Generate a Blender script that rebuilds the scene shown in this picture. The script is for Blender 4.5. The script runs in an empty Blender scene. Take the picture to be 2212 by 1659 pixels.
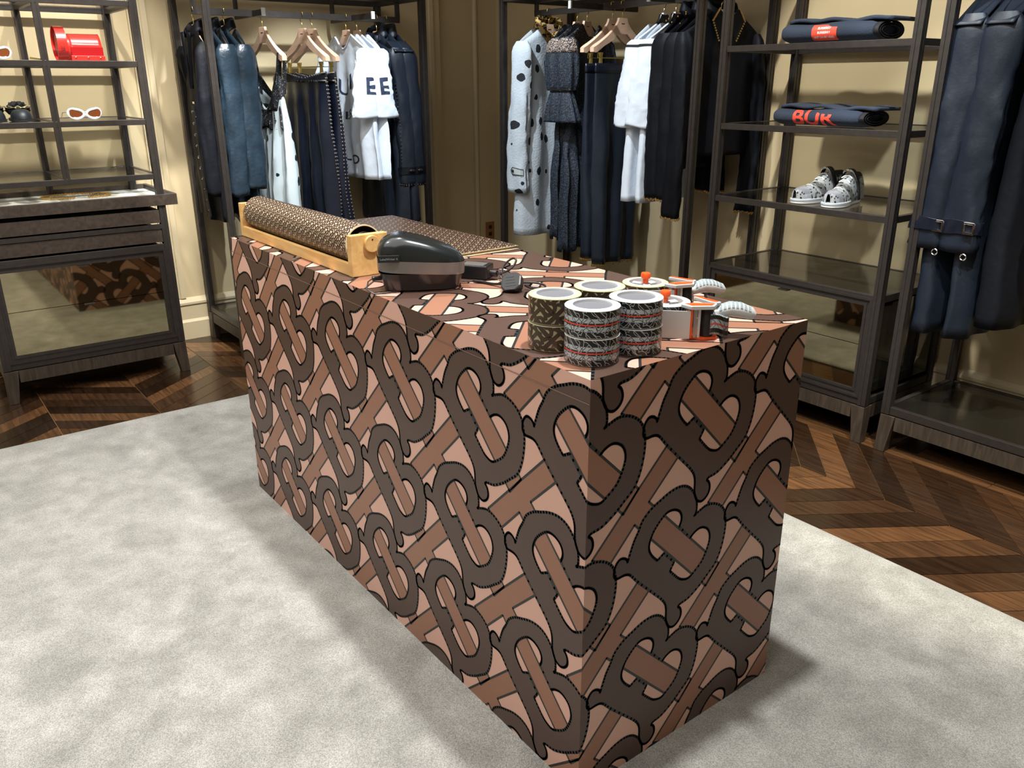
import bpy, bmesh, math, random
from mathutils import Vector, Matrix
from mathutils.geometry import tessellate_polygon
PI = math.pi
R_ = math.radians
col = bpy.context.scene.collection
scn = bpy.context.scene
random.seed(7)

# ---------------------------------------------------------------- camera
cam = bpy.data.cameras.new('camera'); camo = bpy.data.objects.new('camera', cam); col.objects.link(camo)
cam.sensor_fit = 'HORIZONTAL'; cam.sensor_width = 36.0; cam.lens = 36.0 * 1785.93 / 2212.0
cam.clip_start = 0.02; cam.clip_end = 60
yaw, pit, rol = -0.92272502, -0.35029564, -0.00329031
fw = Vector((math.sin(yaw)*math.cos(pit), math.cos(yaw)*math.cos(pit), math.sin(pit)))
rt = Vector((math.cos(yaw), -math.sin(yaw), 0)); up = rt.cross(fw)
rr = rt*math.cos(rol) + up*math.sin(rol); uu = up*math.cos(rol) - rt*math.sin(rol)
mw = Matrix((rr, uu, -fw)).transposed().to_4x4(); mw.translation = Vector((0.93949, -0.87352, 1.36054))
camo.matrix_world = mw
scn.camera = camo

# ---------------------------------------------------------------- colour management, world
scn.view_settings.view_transform = 'Standard'; scn.view_settings.look = 'None'
scn.view_settings.gamma = 1.0; scn.view_settings.use_curve_mapping = False
scn.view_settings.exposure = 0.0
w = bpy.data.worlds.new('world'); scn.world = w; w.use_nodes = True
w.node_tree.nodes['Background'].inputs[0].default_value = (0.05, 0.05, 0.05, 1)
w.node_tree.nodes['Background'].inputs[1].default_value = 1.0

# ---------------------------------------------------------------- lights (ceiling spots and an added soft fill)
CEIL = 2.85
def spot(x, y, tx, ty, tz, power, ang=48, blend=0.5, colr=(1, .97, .92), size=0.03):
    l = bpy.data.lights.new('ceiling_spot', 'SPOT'); l.energy = power; l.spot_size = R_(ang); l.spot_blend = blend
    l.color = colr; l.shadow_soft_size = size
    o = bpy.data.objects.new('ceiling_spot', l); col.objects.link(o); o.location = (x, y, CEIL-0.06)
    o.rotation_euler = (Vector((tx, ty, tz)) - o.location).to_track_quat('-Z', 'Y').to_euler()
    SPOTS.append((x, y)); return o
SPOTS = []
def area(x, y, z, sx, sy, power, colr=(1, .98, .95), rot=(0, 0, 0)):
    l = bpy.data.lights.new('soft_fill_light', 'AREA'); l.shape = 'RECTANGLE'; l.size = sx; l.size_y = sy
    l.energy = power; l.color = colr
    o = bpy.data.objects.new('soft_fill_light', l); col.objects.link(o); o.location = (x, y, z); o.rotation_euler = rot
    return o
WARM = (1, .93, .80); COOL = (.86, .94, 1.0); NEU = (1, .98, .95)
area(-0.9, -1.2, CEIL-0.03, 4.2, 3.2, 92, NEU)  # fill light added to lift the plinth's near side, not a fixture
# left wall fixtures
spot(-2.35, -0.25, -3.65, -0.30, 1.25, 200, 46, .5, NEU)
spot(-2.30, 0.30, -3.60, 0.10, 1.2, 130, 40, .5, NEU)
spot(-2.20, 0.75, -3.45, 0.70, 1.1, 230, 34, .5, COOL)
spot(-2.10, 1.15, -3.45, 1.20, 1.2, 290, 34, .5, COOL)
spot(-2.20, 0.20, -3.80, 0.50, 0.15, 420, 20, .4, NEU)
# back wall fixtures
spot(-2.60, 1.05, -2.75, 2.30, 1.1, 200, 34, .5, COOL)
spot(-1.80, 1.05, -2.05, 2.30, 1.2, 175, 32, .5, COOL)
spot(-1.05, 1.00, -1.00, 2.50, 1.15, 235, 46, .5, NEU)
spot(-0.30, 1.00, -0.40, 2.35, 1.1, 170, 40, .5, COOL)
spot(0.30, 1.00, -0.05, 1.85, 0.0, 360, 38, .6, WARM)
# row above the plinth
spot(-0.15, 0.32, -0.15, 0.28, 0, 215, 120, .9, NEU, .05)
spot(-1.55, 0.28, -1.60, 0.20, 0, 95, 120, .9, NEU, .05)
spot(-2.10, -0.95, -2.00, -1.00, 0, 110, 110, .9, NEU, .08)

# ---------------------------------------------------------------- materials
def M(name, colr, rough=.6, metal=0.0, noise=0.0, nscale=30.0, bump=0.0, bscale=200.0, spec=None, coat=0.0, trans=0.0, stretch=None, detail=3.0):
    m = bpy.data.materials.new(name); m.use_nodes = True; nt = m.node_tree; b = nt.nodes['Principled BSDF']
    b.inputs['Base Color'].default_value = (*colr, 1); b.inputs['Roughness'].default_value = rough
    b.inputs['Metallic'].default_value = metal
    if spec is not None: b.inputs['Specular IOR Level'].default_value = spec
    if coat: b.inputs['Coat Weight'].default_value = coat; b.inputs['Coat Roughness'].default_value = .08
    if trans: b.inputs['Transmission Weight'].default_value = trans
    tc = nt.nodes.new('ShaderNodeTexCoord'); src = tc.outputs['Object']
    if stretch:
        mp = nt.nodes.new('ShaderNodeMapping'); mp.inputs['Scale'].default_value = stretch
        nt.links.new(src, mp.inputs['Vector']); src = mp.outputs['Vector']
    if noise:
        n = nt.nodes.new('ShaderNodeTexNoise'); n.inputs['Scale'].default_value = nscale; n.inputs['Detail'].default_value = detail
        nt.links.new(src, n.inputs['Vector'])
        cr = nt.nodes.new('ShaderNodeValToRGB'); cr.color_ramp.elements[0].position = .3; cr.color_ramp.elements[1].position = .7
        cr.color_ramp.elements[0].color = (*[max(0, c*(1-noise)) for c in colr], 1)
        cr.color_ramp.elements[1].color = (*[min(1, c*(1+noise)) for c in colr], 1)
        nt.links.new(n.outputs['Fac'], cr.inputs['Fac']); nt.links.new(cr.outputs['Color'], b.inputs['Base Color'])
    if bump:
        n2 = nt.nodes.new('ShaderNodeTexNoise'); n2.inputs['Scale'].default_value = bscale; n2.inputs['Detail'].default_value = 4
        nt.links.new(src, n2.inputs['Vector'])
        bp = nt.nodes.new('ShaderNodeBump'); bp.inputs['Strength'].default_value = bump; bp.inputs['Distance'].default_value = .004
        nt.links.new(n2.outputs['Fac'], bp.inputs['Height']); nt.links.new(bp.outputs['Normal'], b.inputs['Normal'])
    return m

def spotty(name, base, ink, scale, thresh, stretch=(1, 1, 1), rough=.7, warp=.0, bump=.2):
    """cloth printed with separate dark marks (cells of a Voronoi texture)"""
    m = M(name, base, rough, bump=bump, bscale=90, noise=.08, nscale=9); nt = m.node_tree; b = nt.nodes['Principled BSDF']
    tc = nt.nodes.new('ShaderNodeTexCoord'); mp = nt.nodes.new('ShaderNodeMapping'); mp.inputs['Scale'].default_value = stretch
    nt.links.new(tc.outputs['Object'], mp.inputs['Vector']); v = mp.outputs['Vector']
    if warp:
        n = nt.nodes.new('ShaderNodeTexNoise'); n.inputs['Scale'].default_value = 25
        nt.links.new(v, n.inputs['Vector']); mx = nt.nodes.new('ShaderNodeVectorMath'); mx.operation = 'MULTIPLY_ADD'
        nt.links.new(n.outputs['Color'], mx.inputs[0]); mx.inputs[1].default_value = (warp,)*3; nt.links.new(v, mx.inputs[2]); v = mx.outputs[0]
    vo = nt.nodes.new('ShaderNodeTexVoronoi'); vo.inputs['Scale'].default_value = scale; vo.inputs['Randomness'].default_value = .75
    nt.links.new(v, vo.inputs['Vector'])
    mt = nt.nodes.new('ShaderNodeMath'); mt.operation = 'LESS_THAN'; mt.inputs[1].default_value = thresh
    nt.links.new(vo.outputs['Distance'], mt.inputs[0])
    mix = nt.nodes.new('ShaderNodeMix'); mix.data_type = 'RGBA'
    nt.links.new(mt.outputs[0], mix.inputs[0]); mix.inputs[6].default_value = (*base, 1); mix.inputs[7].default_value = (*ink, 1)
    nt.links.new(mix.outputs[2], b.inputs['Base Color']); return m

def wood(name, c1, c2, rough=.4, scale=(1, 12, 12), rnd=False, coat=0.0):
    m = M(name, c1, rough, coat=coat); nt = m.node_tree; b = nt.nodes['Principled BSDF']
    tc = nt.nodes.new('ShaderNodeTexCoord'); mp = nt.nodes.new('ShaderNodeMapping'); mp.inputs['Scale'].default_value = scale
    nt.links.new(tc.outputs['Object'], mp.inputs['Vector'])
    n = nt.nodes.new('ShaderNodeTexNoise'); n.inputs['Scale'].default_value = 5; n.inputs['Detail'].default_value = 6; n.inputs['Distortion'].default_value = .6
    nt.links.new(mp.outputs['Vector'], n.inputs['Vector'])
    cr = nt.nodes.new('ShaderNodeValToRGB'); cr.color_ramp.elements[0].position = .35; cr.color_ramp.elements[1].position = .65
    cr.color_ramp.elements[0].color = (*c1, 1); cr.color_ramp.elements[1].color = (*c2, 1)
    nt.links.new(n.outputs['Fac'], cr.inputs['Fac']); out = cr.outputs['Color']
    if rnd:   # every plank has its own tone
        oi = nt.nodes.new('ShaderNodeObjectInfo'); r2 = nt.nodes.new('ShaderNodeValToRGB')
        e = r2.color_ramp.elements; e[0].position = 0; e[0].color = (.30, .27, .25, 1); e[1].position = 1; e[1].color = (2.6, 2.15, 1.6, 1)
        k = e.new(.35); k.color = (.65, .57, .52, 1); k = e.new(.7); k.color = (1.35, 1.15, .95, 1)
        nt.links.new(oi.outputs['Random'], r2.inputs['Fac'])
        mx = nt.nodes.new('ShaderNodeMix'); mx.data_type = 'RGBA'; mx.blend_type = 'MULTIPLY'; mx.inputs[0].default_value = 1
        nt.links.new(out, mx.inputs[6]); nt.links.new(r2.outputs['Color'], mx.inputs[7]); out = mx.outputs[2]
        mp2 = nt.nodes.new('ShaderNodeVectorMath'); mp2.operation = 'ADD'; nt.links.new(tc.outputs['Object'], mp2.inputs[0])
        cb = nt.nodes.new('ShaderNodeCombineXYZ'); mu = nt.nodes.new('ShaderNodeMath'); mu.operation = 'MULTIPLY'; mu.inputs[1].default_value = 37
        nt.links.new(oi.outputs['Random'], mu.inputs[0]); nt.links.new(mu.outputs[0], cb.inputs[0]); nt.links.new(mu.outputs[0], cb.inputs[1])
        nt.links.new(cb.outputs[0], mp2.inputs[1]); nt.links.new(mp2.outputs[0], mp.inputs['Vector'])
    nt.links.new(out, b.inputs['Base Color']); return m

MT = dict(
 wall=M('wall_paint', (.50, .40, .235), .75, noise=.03, nscale=4, bump=.12, bscale=350),
 trim=M('trim_paint', (.52, .43, .27), .55),
 ceiling=M('ceiling_paint', (.62, .58, .50), .8),
 joint=M('floor_joint', (.30, .17, .075), .5),
 plank=wood('walnut_plank', (.036, .021, .012), (.078, .043, .022), .24, (1.2, 14, 1), rnd=True),
 plankv=wood('walnut_plank_cross', (.030, .0155, .008), (.062, .031, .0145), .22, (14, 1.2, 1), rnd=True),
 bronze=M('dark_bronze_metal', (.050, .043, .039), .38, metal=.55, noise=.12, nscale=40),
 leg=wood('dark_oak', (.030, .021, .014), (.058, .042, .029), .5, (14, 14, 2)),
 tray=wood('dark_oak_tray', (.027, .018, .013), (.048, .034, .024), .5, (10, 1.5, 10)),
 mirror=M('bronze_mirror', (.36, .315, .20), .035, metal=1.0),
 gold=M('gold', (.85, .58, .22), .28, metal=1.0),
 brass=M('brass', (.62, .46, .14), .35, metal=1.0),
 chrome=M('chrome', (.85, .85, .87), .15, metal=1.0),
 felt=M('tray_felt', (.50, .49, .45), .9, bump=.2),
 black=M('black_line', (.018, .018, .02), .6),
 pine=wood('pine', (.66, .38, .13), (.80, .52, .21), .42, (1.5, 10, 10)),
 hangwood=wood('pale_wood', (.56, .36, .24), (.66, .45, .32), .45, (6, 1.5, 6)),
 hangblack=M('black_plastic', (.012, .012, .014), .25),
 pink=M('wrap_pink', (.72, .43, .345), .42),
 brownL=M('wrap_dark_brown', (.082, .045, .033), .42),
 brownT=M('wrap_mid_brown', (.32, .150, .092), .42),
 inkline=M('wrap_outline', (.014, .016, .017), .45),
 seam=M('wrap_seam', (.24, .15, .12), .3),
 cream=M('paper_cream', (.72, .60, .40), .4), choc=M('paper_brown', (.060, .030, .022), .38),
 olive=M('tape_olive', (.42, .38, .22), .25, coat=.6), tbrown=M('tape_brown', (.052, .033, .020), .25, coat=.6),
 tblack=M('tape_black', (.012, .011, .013), .2, coat=.6), twhite=M('tape_white', (.46, .52, .56), .25, coat=.6), tred=M('tape_red', (.72, .06, .035), .3, coat=.4),
 rollwhite=M('roll_white', (.82, .84, .84), .4), rollgrey=M('roll_core_grey', (.15, .155, .175), .6), rollyellow=M('roll_edge_olive', (.55, .53, .34), .35),
 plastic=M('grey_white_plastic', (.62, .64, .64), .35), orange=M('orange_plastic', (.85, .10, .015), .35), ribgrey=M('grey_rubber', (.25, .32, .34), .6),
 steel=M('brushed_steel', (.42, .40, .38), .35, metal=.8), rubber=M('black_rubber', (.016, .016, .018), .5, noise=.3, nscale=60),
 pblack=M('printer_black', (.012, .016, .018), .22, coat=.3), pgrey=M('printer_grey_band', (.26, .245, .235), .3, metal=.6), pbase=M('printer_base', (.022, .018, .018), .25),
 label=M('white_label', (.75, .75, .75), .5), cable=M('black_cable', (.012, .012, .014), .4),
 leather=M('blue_black_leather', (.016, .029, .043), .30, bump=.5, bscale=60, noise=.25, nscale=14),
 blackcloth=M('black_cloth', (.003, .0038, .0065), .6, bump=.5, bscale=26, spec=.18),
 navy=M('blue_black_twill', (.006, .0105, .0195), .5, bump=.5, bscale=22, spec=.4),
 satin=M('black_satin', (.004, .006, .014), .36, bump=.2, bscale=30),
 whitecloth=M('white_cotton', (.70, .77, .86), .8, bump=.5, bscale=28),
 inknavy=M('navy_print', (.022, .035, .075), .7),
 lace=spotty('black_lace', (.003, .004, .008), (.055, .10, .17), 95, .34, warp=.25, bump=1.0),
 lace_trim=spotty('lace_trim', (.005, .005, .008), (.17, .17, .14), 90, .26, warp=.1, bump=.5),
 spotcoat=spotty('spotted_denim', (.50, .57, .64), (.010, .014, .02), 15, .22, (.35, 1, .66), .85, .02, .6), lace_skin=spotty('lace_over_nude', (.012, .014, .02), (.62, .47, .38), 60, .40, warp=.3, bump=.4),
 spotsilk=spotty('spotted_silk', (.50, .56, .57), (.010, .016, .02), 16, .25, (.35, 1, .60), .4, .015, .1),
 leopard=spotty('leopard_lining', (.45, .28, .07), (.010, .008, .008), 42, .47, (1.6, 1.0, 1.9), .6, .03, .3),
 skin=M('nude_lining', (.55, .42, .33), .7),
 red=M('red_leather', (.80, .030, .022), .28, coat=.4, bump=.06, bscale=250), darkred=M('dark_red_and_shade', (.34, .008, .010), .3),  # darkred: bag end, and painted shade on the bag's front
 redprint=M('red_print', (.85, .07, .035), .6), whiteprint=M('white_print', (.85, .85, .82), .6),
 hood=M('charcoal_fleece', (.018, .028, .048), .9, bump=.4, bscale=200), dark=M('near_black', (.006, .006, .007), .8),
 frame_white=M('white_acetate', (.78, .80, .80), .25, coat=.5), lens=M('amber_lens', (.16, .045, .015), .08, coat=.5),
 outlet=M('copper_plate', (.30, .12, .05), .4, metal=.3), therm=M('thermostat_white', (.70, .72, .70), .4), lcd=M('lcd_green', (.10, .13, .11), .2),
 lamp_rim=M('lamp_rim', (.55, .52, .48), .5),
 fur=M('black_fur', (.010, .010, .012), .9, bump=1.0, bscale=80), furcream=M('cream_fur', (.34, .30, .16), .9, bump=1.0, bscale=80), shoespot=spotty('spotted_trainer_cloth', (.34, .36, .36), (.012, .012, .016), 62, .33, (1, 1, .8), .7, .05, .4), silver=M('silver_toe', (.62, .64, .72), .18, metal=.6), toe=M('toe_leather', (.010, .014, .018), .5),
 pinkneon=M('pink_print', (.45, .06, .09), .5),
)
# carpet: mottled pale grey pile
def carpet():
    m = M('grey_carpet', (.45, .45, .43), .95); nt = m.node_tree; b = nt.nodes['Principled BSDF']
    tc = nt.nodes.new('ShaderNodeTexCoord')
    def noise(sc, det, c0, c1, p0, p1, dist=0):
        n = nt.nodes.new('ShaderNodeTexNoise'); n.inputs['Scale'].default_value = sc; n.inputs['Detail'].default_value = det; n.inputs['Distortion'].default_value = dist
        nt.links.new(tc.outputs['Object'], n.inputs['Vector'])
        cr = nt.nodes.new('ShaderNodeValToRGB'); e = cr.color_ramp.elements; e[0].position = p0; e[1].position = p1; e[0].color = (*c0, 1); e[1].color = (*c1, 1)
        nt.links.new(n.outputs['Fac'], cr.inputs['Fac']); return cr.outputs['Color']
    big = noise(2.6, 4, (.31, .31, .285), (.47, .465, .44), .30, .70, 1.4)
    mid = noise(14, 6, (.82, .82, .81), (1.10, 1.10, 1.10), .32, .68)
    fine = noise(420, 2, (.66, .66, .65), (1.25, 1.25, 1.25), .35, .65)
    def mul(a, c):
        x = nt.nodes.new('ShaderNodeMix'); x.data_type = 'RGBA'; x.blend_type = 'MULTIPLY'; x.inputs[0].default_value = 1
        nt.links.new(a, x.inputs[6]); nt.links.new(c, x.inputs[7]); return x.outputs[2]
    nt.links.new(mul(mul(big, mid), fine), b.inputs['Base Color'])
    n2 = nt.nodes.new('ShaderNodeTexNoise'); n2.inputs['Scale'].default_value = 260; nt.links.new(tc.outputs['Object'], n2.inputs['Vector'])
    bp = nt.nodes.new('ShaderNodeBump'); bp.inputs['Strength'].default_value = .5; bp.inputs['Distance'].default_value = .006
    nt.links.new(n2.outputs['Fac'], bp.inputs['Height']); nt.links.new(bp.outputs['Normal'], b.inputs['Normal'])
    b.inputs['Sheen Weight'].default_value = .3
    return m
MT['carpet'] = carpet()
def glassmat():
    m = bpy.data.materials.new('smoked_glass'); m.use_nodes = True; nt = m.node_tree; nt.nodes.clear()
    o = nt.nodes.new('ShaderNodeOutputMaterial'); t = nt.nodes.new('ShaderNodeBsdfTransparent'); t.inputs[0].default_value = (.975, .98, .97, 1)
    g = nt.nodes.new('ShaderNodeBsdfGlossy'); g.inputs['Roughness'].default_value = .02
    lw = nt.nodes.new('ShaderNodeLayerWeight'); lw.inputs[0].default_value = .5
    pw = nt.nodes.new('ShaderNodeMath'); pw.operation = 'POWER'; pw.inputs[1].default_value = 4; nt.links.new(lw.outputs['Facing'], pw.inputs[0])
    f = nt.nodes.new('ShaderNodeMath'); f.operation = 'MULTIPLY_ADD'; f.inputs[1].default_value = .75; f.inputs[2].default_value = .04; nt.links.new(pw.outputs[0], f.inputs[0])
    mx = nt.nodes.new('ShaderNodeMixShader'); nt.links.new(f.outputs[0], mx.inputs[0]); nt.links.new(t.outputs[0], mx.inputs[1]); nt.links.new(g.outputs[0], mx.inputs[2])
    nt.links.new(mx.outputs[0], o.inputs[0]); return m
MT['glass'] = glassmat()
def dglass():
    m = M('dark_glass', (.012, .011, .008), .03, spec=.9); return m
MT['darkglass'] = dglass()

# ---------------------------------------------------------------- mesh helpers
class MB:
    def __init__(s): s.v = []; s.f = []; s.m = []
    def add(s, vs, fs, mi=0):
        n = len(s.v); s.v += [tuple(p) for p in vs]; s.f += [tuple(i+n for i in f) for f in fs]; s.m += [mi]*len(fs); return s
    def box(s, x0, x1, y0, y1, z0, z1, mi=0):
        v = [(x, y, z) for z in (z0, z1) for y in (y0, y1) for x in (x0, x1)]
        return s.add(v, [(0, 2, 3, 1), (4, 5, 7, 6), (0, 1, 5, 4), (2, 6, 7, 3), (0, 4, 6, 2), (1, 3, 7, 5)], mi)
    def taper(s, x0, x1, y0, y1, z0, z1, b, mi=0):   # top rectangle given, b = bottom rectangle
        v = [(b[0], b[2], z0), (b[1], b[2], z0), (b[0], b[3], z0), (b[1], b[3], z0), (x0, y0, z1), (x1, y0, z1), (x0, y1, z1), (x1, y1, z1)]
        return s.add(v, [(0, 2, 3, 1), (4, 5, 7, 6), (0, 1, 5, 4), (2, 6, 7, 3), (0, 4, 6, 2), (1, 3, 7, 5)], mi)
    def prism(s, poly, z0, z1, mi=0, ax='z'):
        n = len(poly)
        def P(p, h): return (p[0], p[1], h) if ax == 'z' else ((h, p[0], p[1]) if ax == 'x' else (p[0], h, p[1]))
        v = [P(p, z0) for p in poly]+[P(p, z1) for p in poly]
        tr = tessellate_polygon([[Vector((p[0], p[1], 0)) for p in poly]])
        f = [tuple(t) for t in tr]+[tuple(i+n for i in reversed(t)) for t in tr]+[(i, (i+1) % n, (i+1) % n+n, i+n) for i in range(n)]
        return s.add(v, f, mi)
    def grid(s, fn, nu, nv, closed=False, mi=0):
        v = []
        for j in range(nv+1):
            for i in range(nu if closed else nu+1): v.append(fn(i/nu, j/nv))
        k = nu if closed else nu+1; f = []
        for j in range(nv):
            for i in range(nu):
                a = j*k+i; b = j*k+(i+1) % k
                f.append((a, b, b+k, a+k))
        return s.add(v, f, mi)
    def lathe(s, prof, c=(0, 0, 0), n=32, ax='z', mi=0):
        def fn(u, t):
            i = round(t*(len(prof)-1)); r, h = prof[i]; a = u*2*PI
            x, y = r*math.cos(a), r*math.sin(a)
            p = (x, y, h) if ax == 'z' else ((h, x, y) if ax == 'x' else (y, h, x))
            return (p[0]+c[0], p[1]+c[1], p[2]+c[2])
        return s.grid(fn, n, len(prof)-1, True, mi)
    def tube(s, pts, r, n=8, mi=0, cap=True):
        pts = [Vector(p) for p in pts]; rs = r if isinstance(r, (list, tuple)) else [r]*len(pts)
        t0 = (pts[1]-pts[0]).normalized(); a = t0.orthogonal().normalized(); v = []
        for i, p in enumerate(pts):
            t = (pts[min(i+1, len(pts)-1)]-pts[max(i-1, 0)]).normalized()
            a = (a-t*a.dot(t))
            a = a.normalized() if a.length > 1e-6 else t.orthogonal().normalized()
            b = t.cross(a)
            for k in range(n):
                g = 2*PI*k/n; v.append(p+(a*math.cos(g)+b*math.sin(g))*rs[i])
        f = [(i*n+k, i*n+(k+1) % n, (i+1)*n+(k+1) % n, (i+1)*n+k) for i in range(len(pts)-1) for k in range(n)]
        if cap: f += [tuple(range(n))[::-1], tuple((len(pts)-1)*n+k for k in range(n))]
        return s.add(v, f, mi)
    def ball(s, c, r, n=8, mi=0, sc=(1, 1, 1)):
        m = max(4, n//2+1)
        return s.grid(lambda u, t: (c[0]+sc[0]*r*math.sin(PI*min(max(t, .001), .999))*math.cos(2*PI*u), c[1]+sc[1]*r*math.sin(PI*min(max(t, .001), .999))*math.sin(2*PI*u), c[2]+sc[2]*r*math.cos(PI*t)), n, m, True, mi)
    def build(s, name, mats, parent=None, smooth=False, bevel=0, kind=None, label=None, solid=0, sub=0):
        me = bpy.data.meshes.new(name); me.from_pydata(s.v, [], s.f); 
        for m in (mats if isinstance(mats, (list, tuple)) else [mats]): me.materials.append(m)
        me.polygons.foreach_set('material_index', s.m)
        if smooth: me.polygons.foreach_set('use_smooth', [True]*len(s.f))
        bm = bmesh.new(); bm.from_mesh(me); bmesh.ops.remove_doubles(bm, verts=bm.verts, dist=1e-6)
        bmesh.ops.recalc_face_normals(bm, faces=bm.faces); bm.to_mesh(me); bm.free()
        if smooth: me.set_sharp_from_angle(angle=R_(42))
        o = bpy.data.objects.new(name, me); col.objects.link(o)
        if parent: o.parent = parent
        if bevel:
            b = o.modifiers.new('bevel', 'BEVEL'); b.width = bevel; b.segments = 2; b.limit_method = 'ANGLE'
        if solid:
            b = o.modifiers.new('solid', 'SOLIDIFY'); b.thickness = solid; b.offset = 0
        if sub:
            b = o.modifiers.new('sub', 'SUBSURF'); b.levels = sub; b.render_levels = sub
        if kind: o['kind'] = kind
        if label: o['label'] = label
        return o
def tag(o, label, cat, group=None):
    o['label'] = label; o['category'] = cat
    if group: o['group'] = group
    return o
def thing(name, label, cat, loc=(0, 0, 0), rz=0, group=None):
    o = bpy.data.objects.new(name, None); col.objects.link(o); o.location = loc; o.rotation_euler = (0, 0, rz)
    o.empty_display_size = .05; return tag(o, label, cat, group)
def struct(o): o['kind'] = 'structure'; return o
def copy_tree(o, parent=None):
    c = o.copy(); col.objects.link(c); c.parent = parent
    for ch in list(o.children): copy_tree(ch, c)
    return c

# clipping of flat print to face edges and narrow strips (so print can follow curved surfaces)
def clip(poly, ax, val, keep_less):
    out = []; n = len(poly)
    for i in range(n):
        p, q = poly[i], poly[(i+1) % n]
        a = (val-p[ax]) if keep_less else (p[ax]-val); b = (val-q[ax]) if keep_less else (q[ax]-val)
        if a >= 0: out.append(p)
        if (a > 0 and b < 0) or (a < 0 and b > 0):
            t = a/(a-b); out.append((p[0]+(q[0]-p[0])*t, p[1]+(q[1]-p[1])*t))
    return out
def rect(poly, x0, x1, y0, y1):
    xs = [p[0] for p in poly]; ys = [p[1] for p in poly]
    if max(xs) <= x0 or min(xs) >= x1 or max(ys) <= y0 or min(ys) >= y1: return []
    for a, v, k in ((0, x0, False), (0, x1, True), (1, y0, False), (1, y1, True)):
        if poly: poly = clip(poly, a, v, k)
    return poly if len(poly) > 2 else []
def strips(poly, ax, step):
    lo = min(p[ax] for p in poly); hi = max(p[ax] for p in poly)
    i0 = math.floor(lo/step+1e-9); out = []
    for i in range(i0, math.floor(hi/step)+1):
        q = clip(clip(poly, ax, i*step, False), ax, (i+1)*step, True)
        if len(q) > 2: out.append(q)
    return out
def tri(polys):
    flat = [p for pl in polys for p in pl]
    return [[flat[i] for i in t] for t in tessellate_polygon([[Vector((p[0], p[1], 0)) for p in pl] for pl in polys])]
def stroke(poly, wd, closed=True):
    out = []; n = len(poly); h = wd/2
    for i in range(n if closed else n-1):
        p, q = poly[i], poly[(i+1) % n]; dx, dy = q[0]-p[0], q[1]-p[1]; L = math.hypot(dx, dy)
        if L < 1e-7: continue
        nx, ny = -dy/L*h, dx/L*h
        out.append([(p[0]+nx, p[1]+ny), (p[0]-nx, p[1]-ny), (q[0]-nx, q[1]-ny), (q[0]+nx, q[1]+ny)])
    for i in range(0 if closed else 1, n if closed else n-1):
        p = poly[i]; out.append([(p[0]+h*math.cos(k*PI/3), p[1]+h*math.sin(k*PI/3)) for k in range(6)])
    return out
def cr_smooth(pts, corners, k=3):
    """rounded closed outline through the points; listed indices stay sharp"""
    n = len(pts); out = []
    for i in range(n):
        p0, p1, p2, p3 = pts[i-1], pts[i], pts[(i+1) % n], pts[(i+2) % n]
        if i in corners: p0 = p1
        if (i+1) % n in corners: p3 = p2
        for j in range(k):
            t = j/k
            out.append(tuple(.5*((2*p1[a])+(-p0[a]+p2[a])*t+(2*p0[a]-5*p1[a]+4*p2[a]-p3[a])*t*t+(-p0[a]+3*p1[a]-3*p2[a]+p3[a])*t**3) for a in (0, 1)))
    return out

# ---------------------------------------------------------------- monogram print
B_OUT = [(0.0, 0.0), (-0.0017, 0.0059), (-0.0103, 0.0124), (-0.0214, 0.0136), (-0.0306, 0.0046), (-0.0343, -0.0073), (-0.0339, -0.0177), (-0.0267, -0.0253), (-0.0129, -0.0251), (-0.0016, -0.0259), (0.0099, -0.0321), (0.0311, -0.0551), (0.0683, -0.0911), (0.1006, -0.1222), (0.1142, -0.1407), (0.1184, -0.157), (0.119, -0.174), (0.1223, -0.19), (0.131, -0.2021), (0.1441, -0.2068), (0.1565, -0.2011), (0.1638, -0.191), (0.1646, -0.18), (0.1605, -0.1693), (0.1537, -0.1641), (0.1597, -0.1589), (0.1852, -0.1546), (0.2165, -0.1376), (0.2383, -0.1208), (0.2632, -0.0998), (0.2771, -0.0703), (0.2837, -0.0375), (0.2842, -0.0103), (0.2781, 0.0142), (0.2644, 0.0324), (0.2416, 0.0453), (0.2186, 0.0491), (0.1998, 0.0445), (0.1815, 0.0372), (0.1867, 0.0426), (0.1873, 0.0606), (0.1826, 0.0782), (0.17, 0.0978), (0.1535, 0.1113), (0.1319, 0.117), (0.1054, 0.1138), (0.0797, 0.1042), (0.0573, 0.0947), (0.0355, 0.0777), (0.0253, 0.0577), (0.0149, 0.0403), (0.0074, 0.0215)]
B_HOLE = [(0.0981, 0.0704), (0.1124, 0.0728), (0.126, 0.0697), (0.1375, 0.0623), (0.1441, 0.0507), (0.144, 0.0381), (0.1395, 0.0281), (0.1752, -0.0103), (0.1843, -0.0027), (0.1993, 0.0028), (0.2138, 0.001), (0.228, -0.0083), (0.2356, -0.0232), (0.2361, -0.04), (0.2284, -0.0618), (0.216, -0.0818), (0.1918, -0.0995), (0.178, -0.1053), (0.1634, -0.1022), (0.1515, -0.0959), (0.1363, -0.082), (0.121, -0.0661), (0.1318, -0.0496), (0.1004, -0.0172), (0.0827, -0.0275), (0.0699, -0.0152), (0.0596, -0.0009), (0.056, 0.013), (0.0588, 0.0265), (0.0666, 0.0422), (0.0809, 0.0578)]
T_OUT = [(0.0879, 0.2153), (0.1218, 0.1834), (0.0484, 0.1121), (0.2743, -0.1065), (0.2384, -0.148), (0.0137, 0.075), (-0.0458, 0.0135), (-0.0915, 0.0381)]
LU, LV = (0.313, 0.016), (-0.0575, -0.271); ORG = (0.10796, 0.51318)
BS = cr_smooth(B_OUT, (0, 24, 38)); HS = cr_smooth(B_HOLE, (6, 7, 21, 22, 23, 24))
LAY = {0: tri([T_OUT]), 1: stroke(T_OUT, .0052), 2: tri([BS, HS]), 3: stroke(BS, .0062)+stroke(HS, .0062)}
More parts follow.
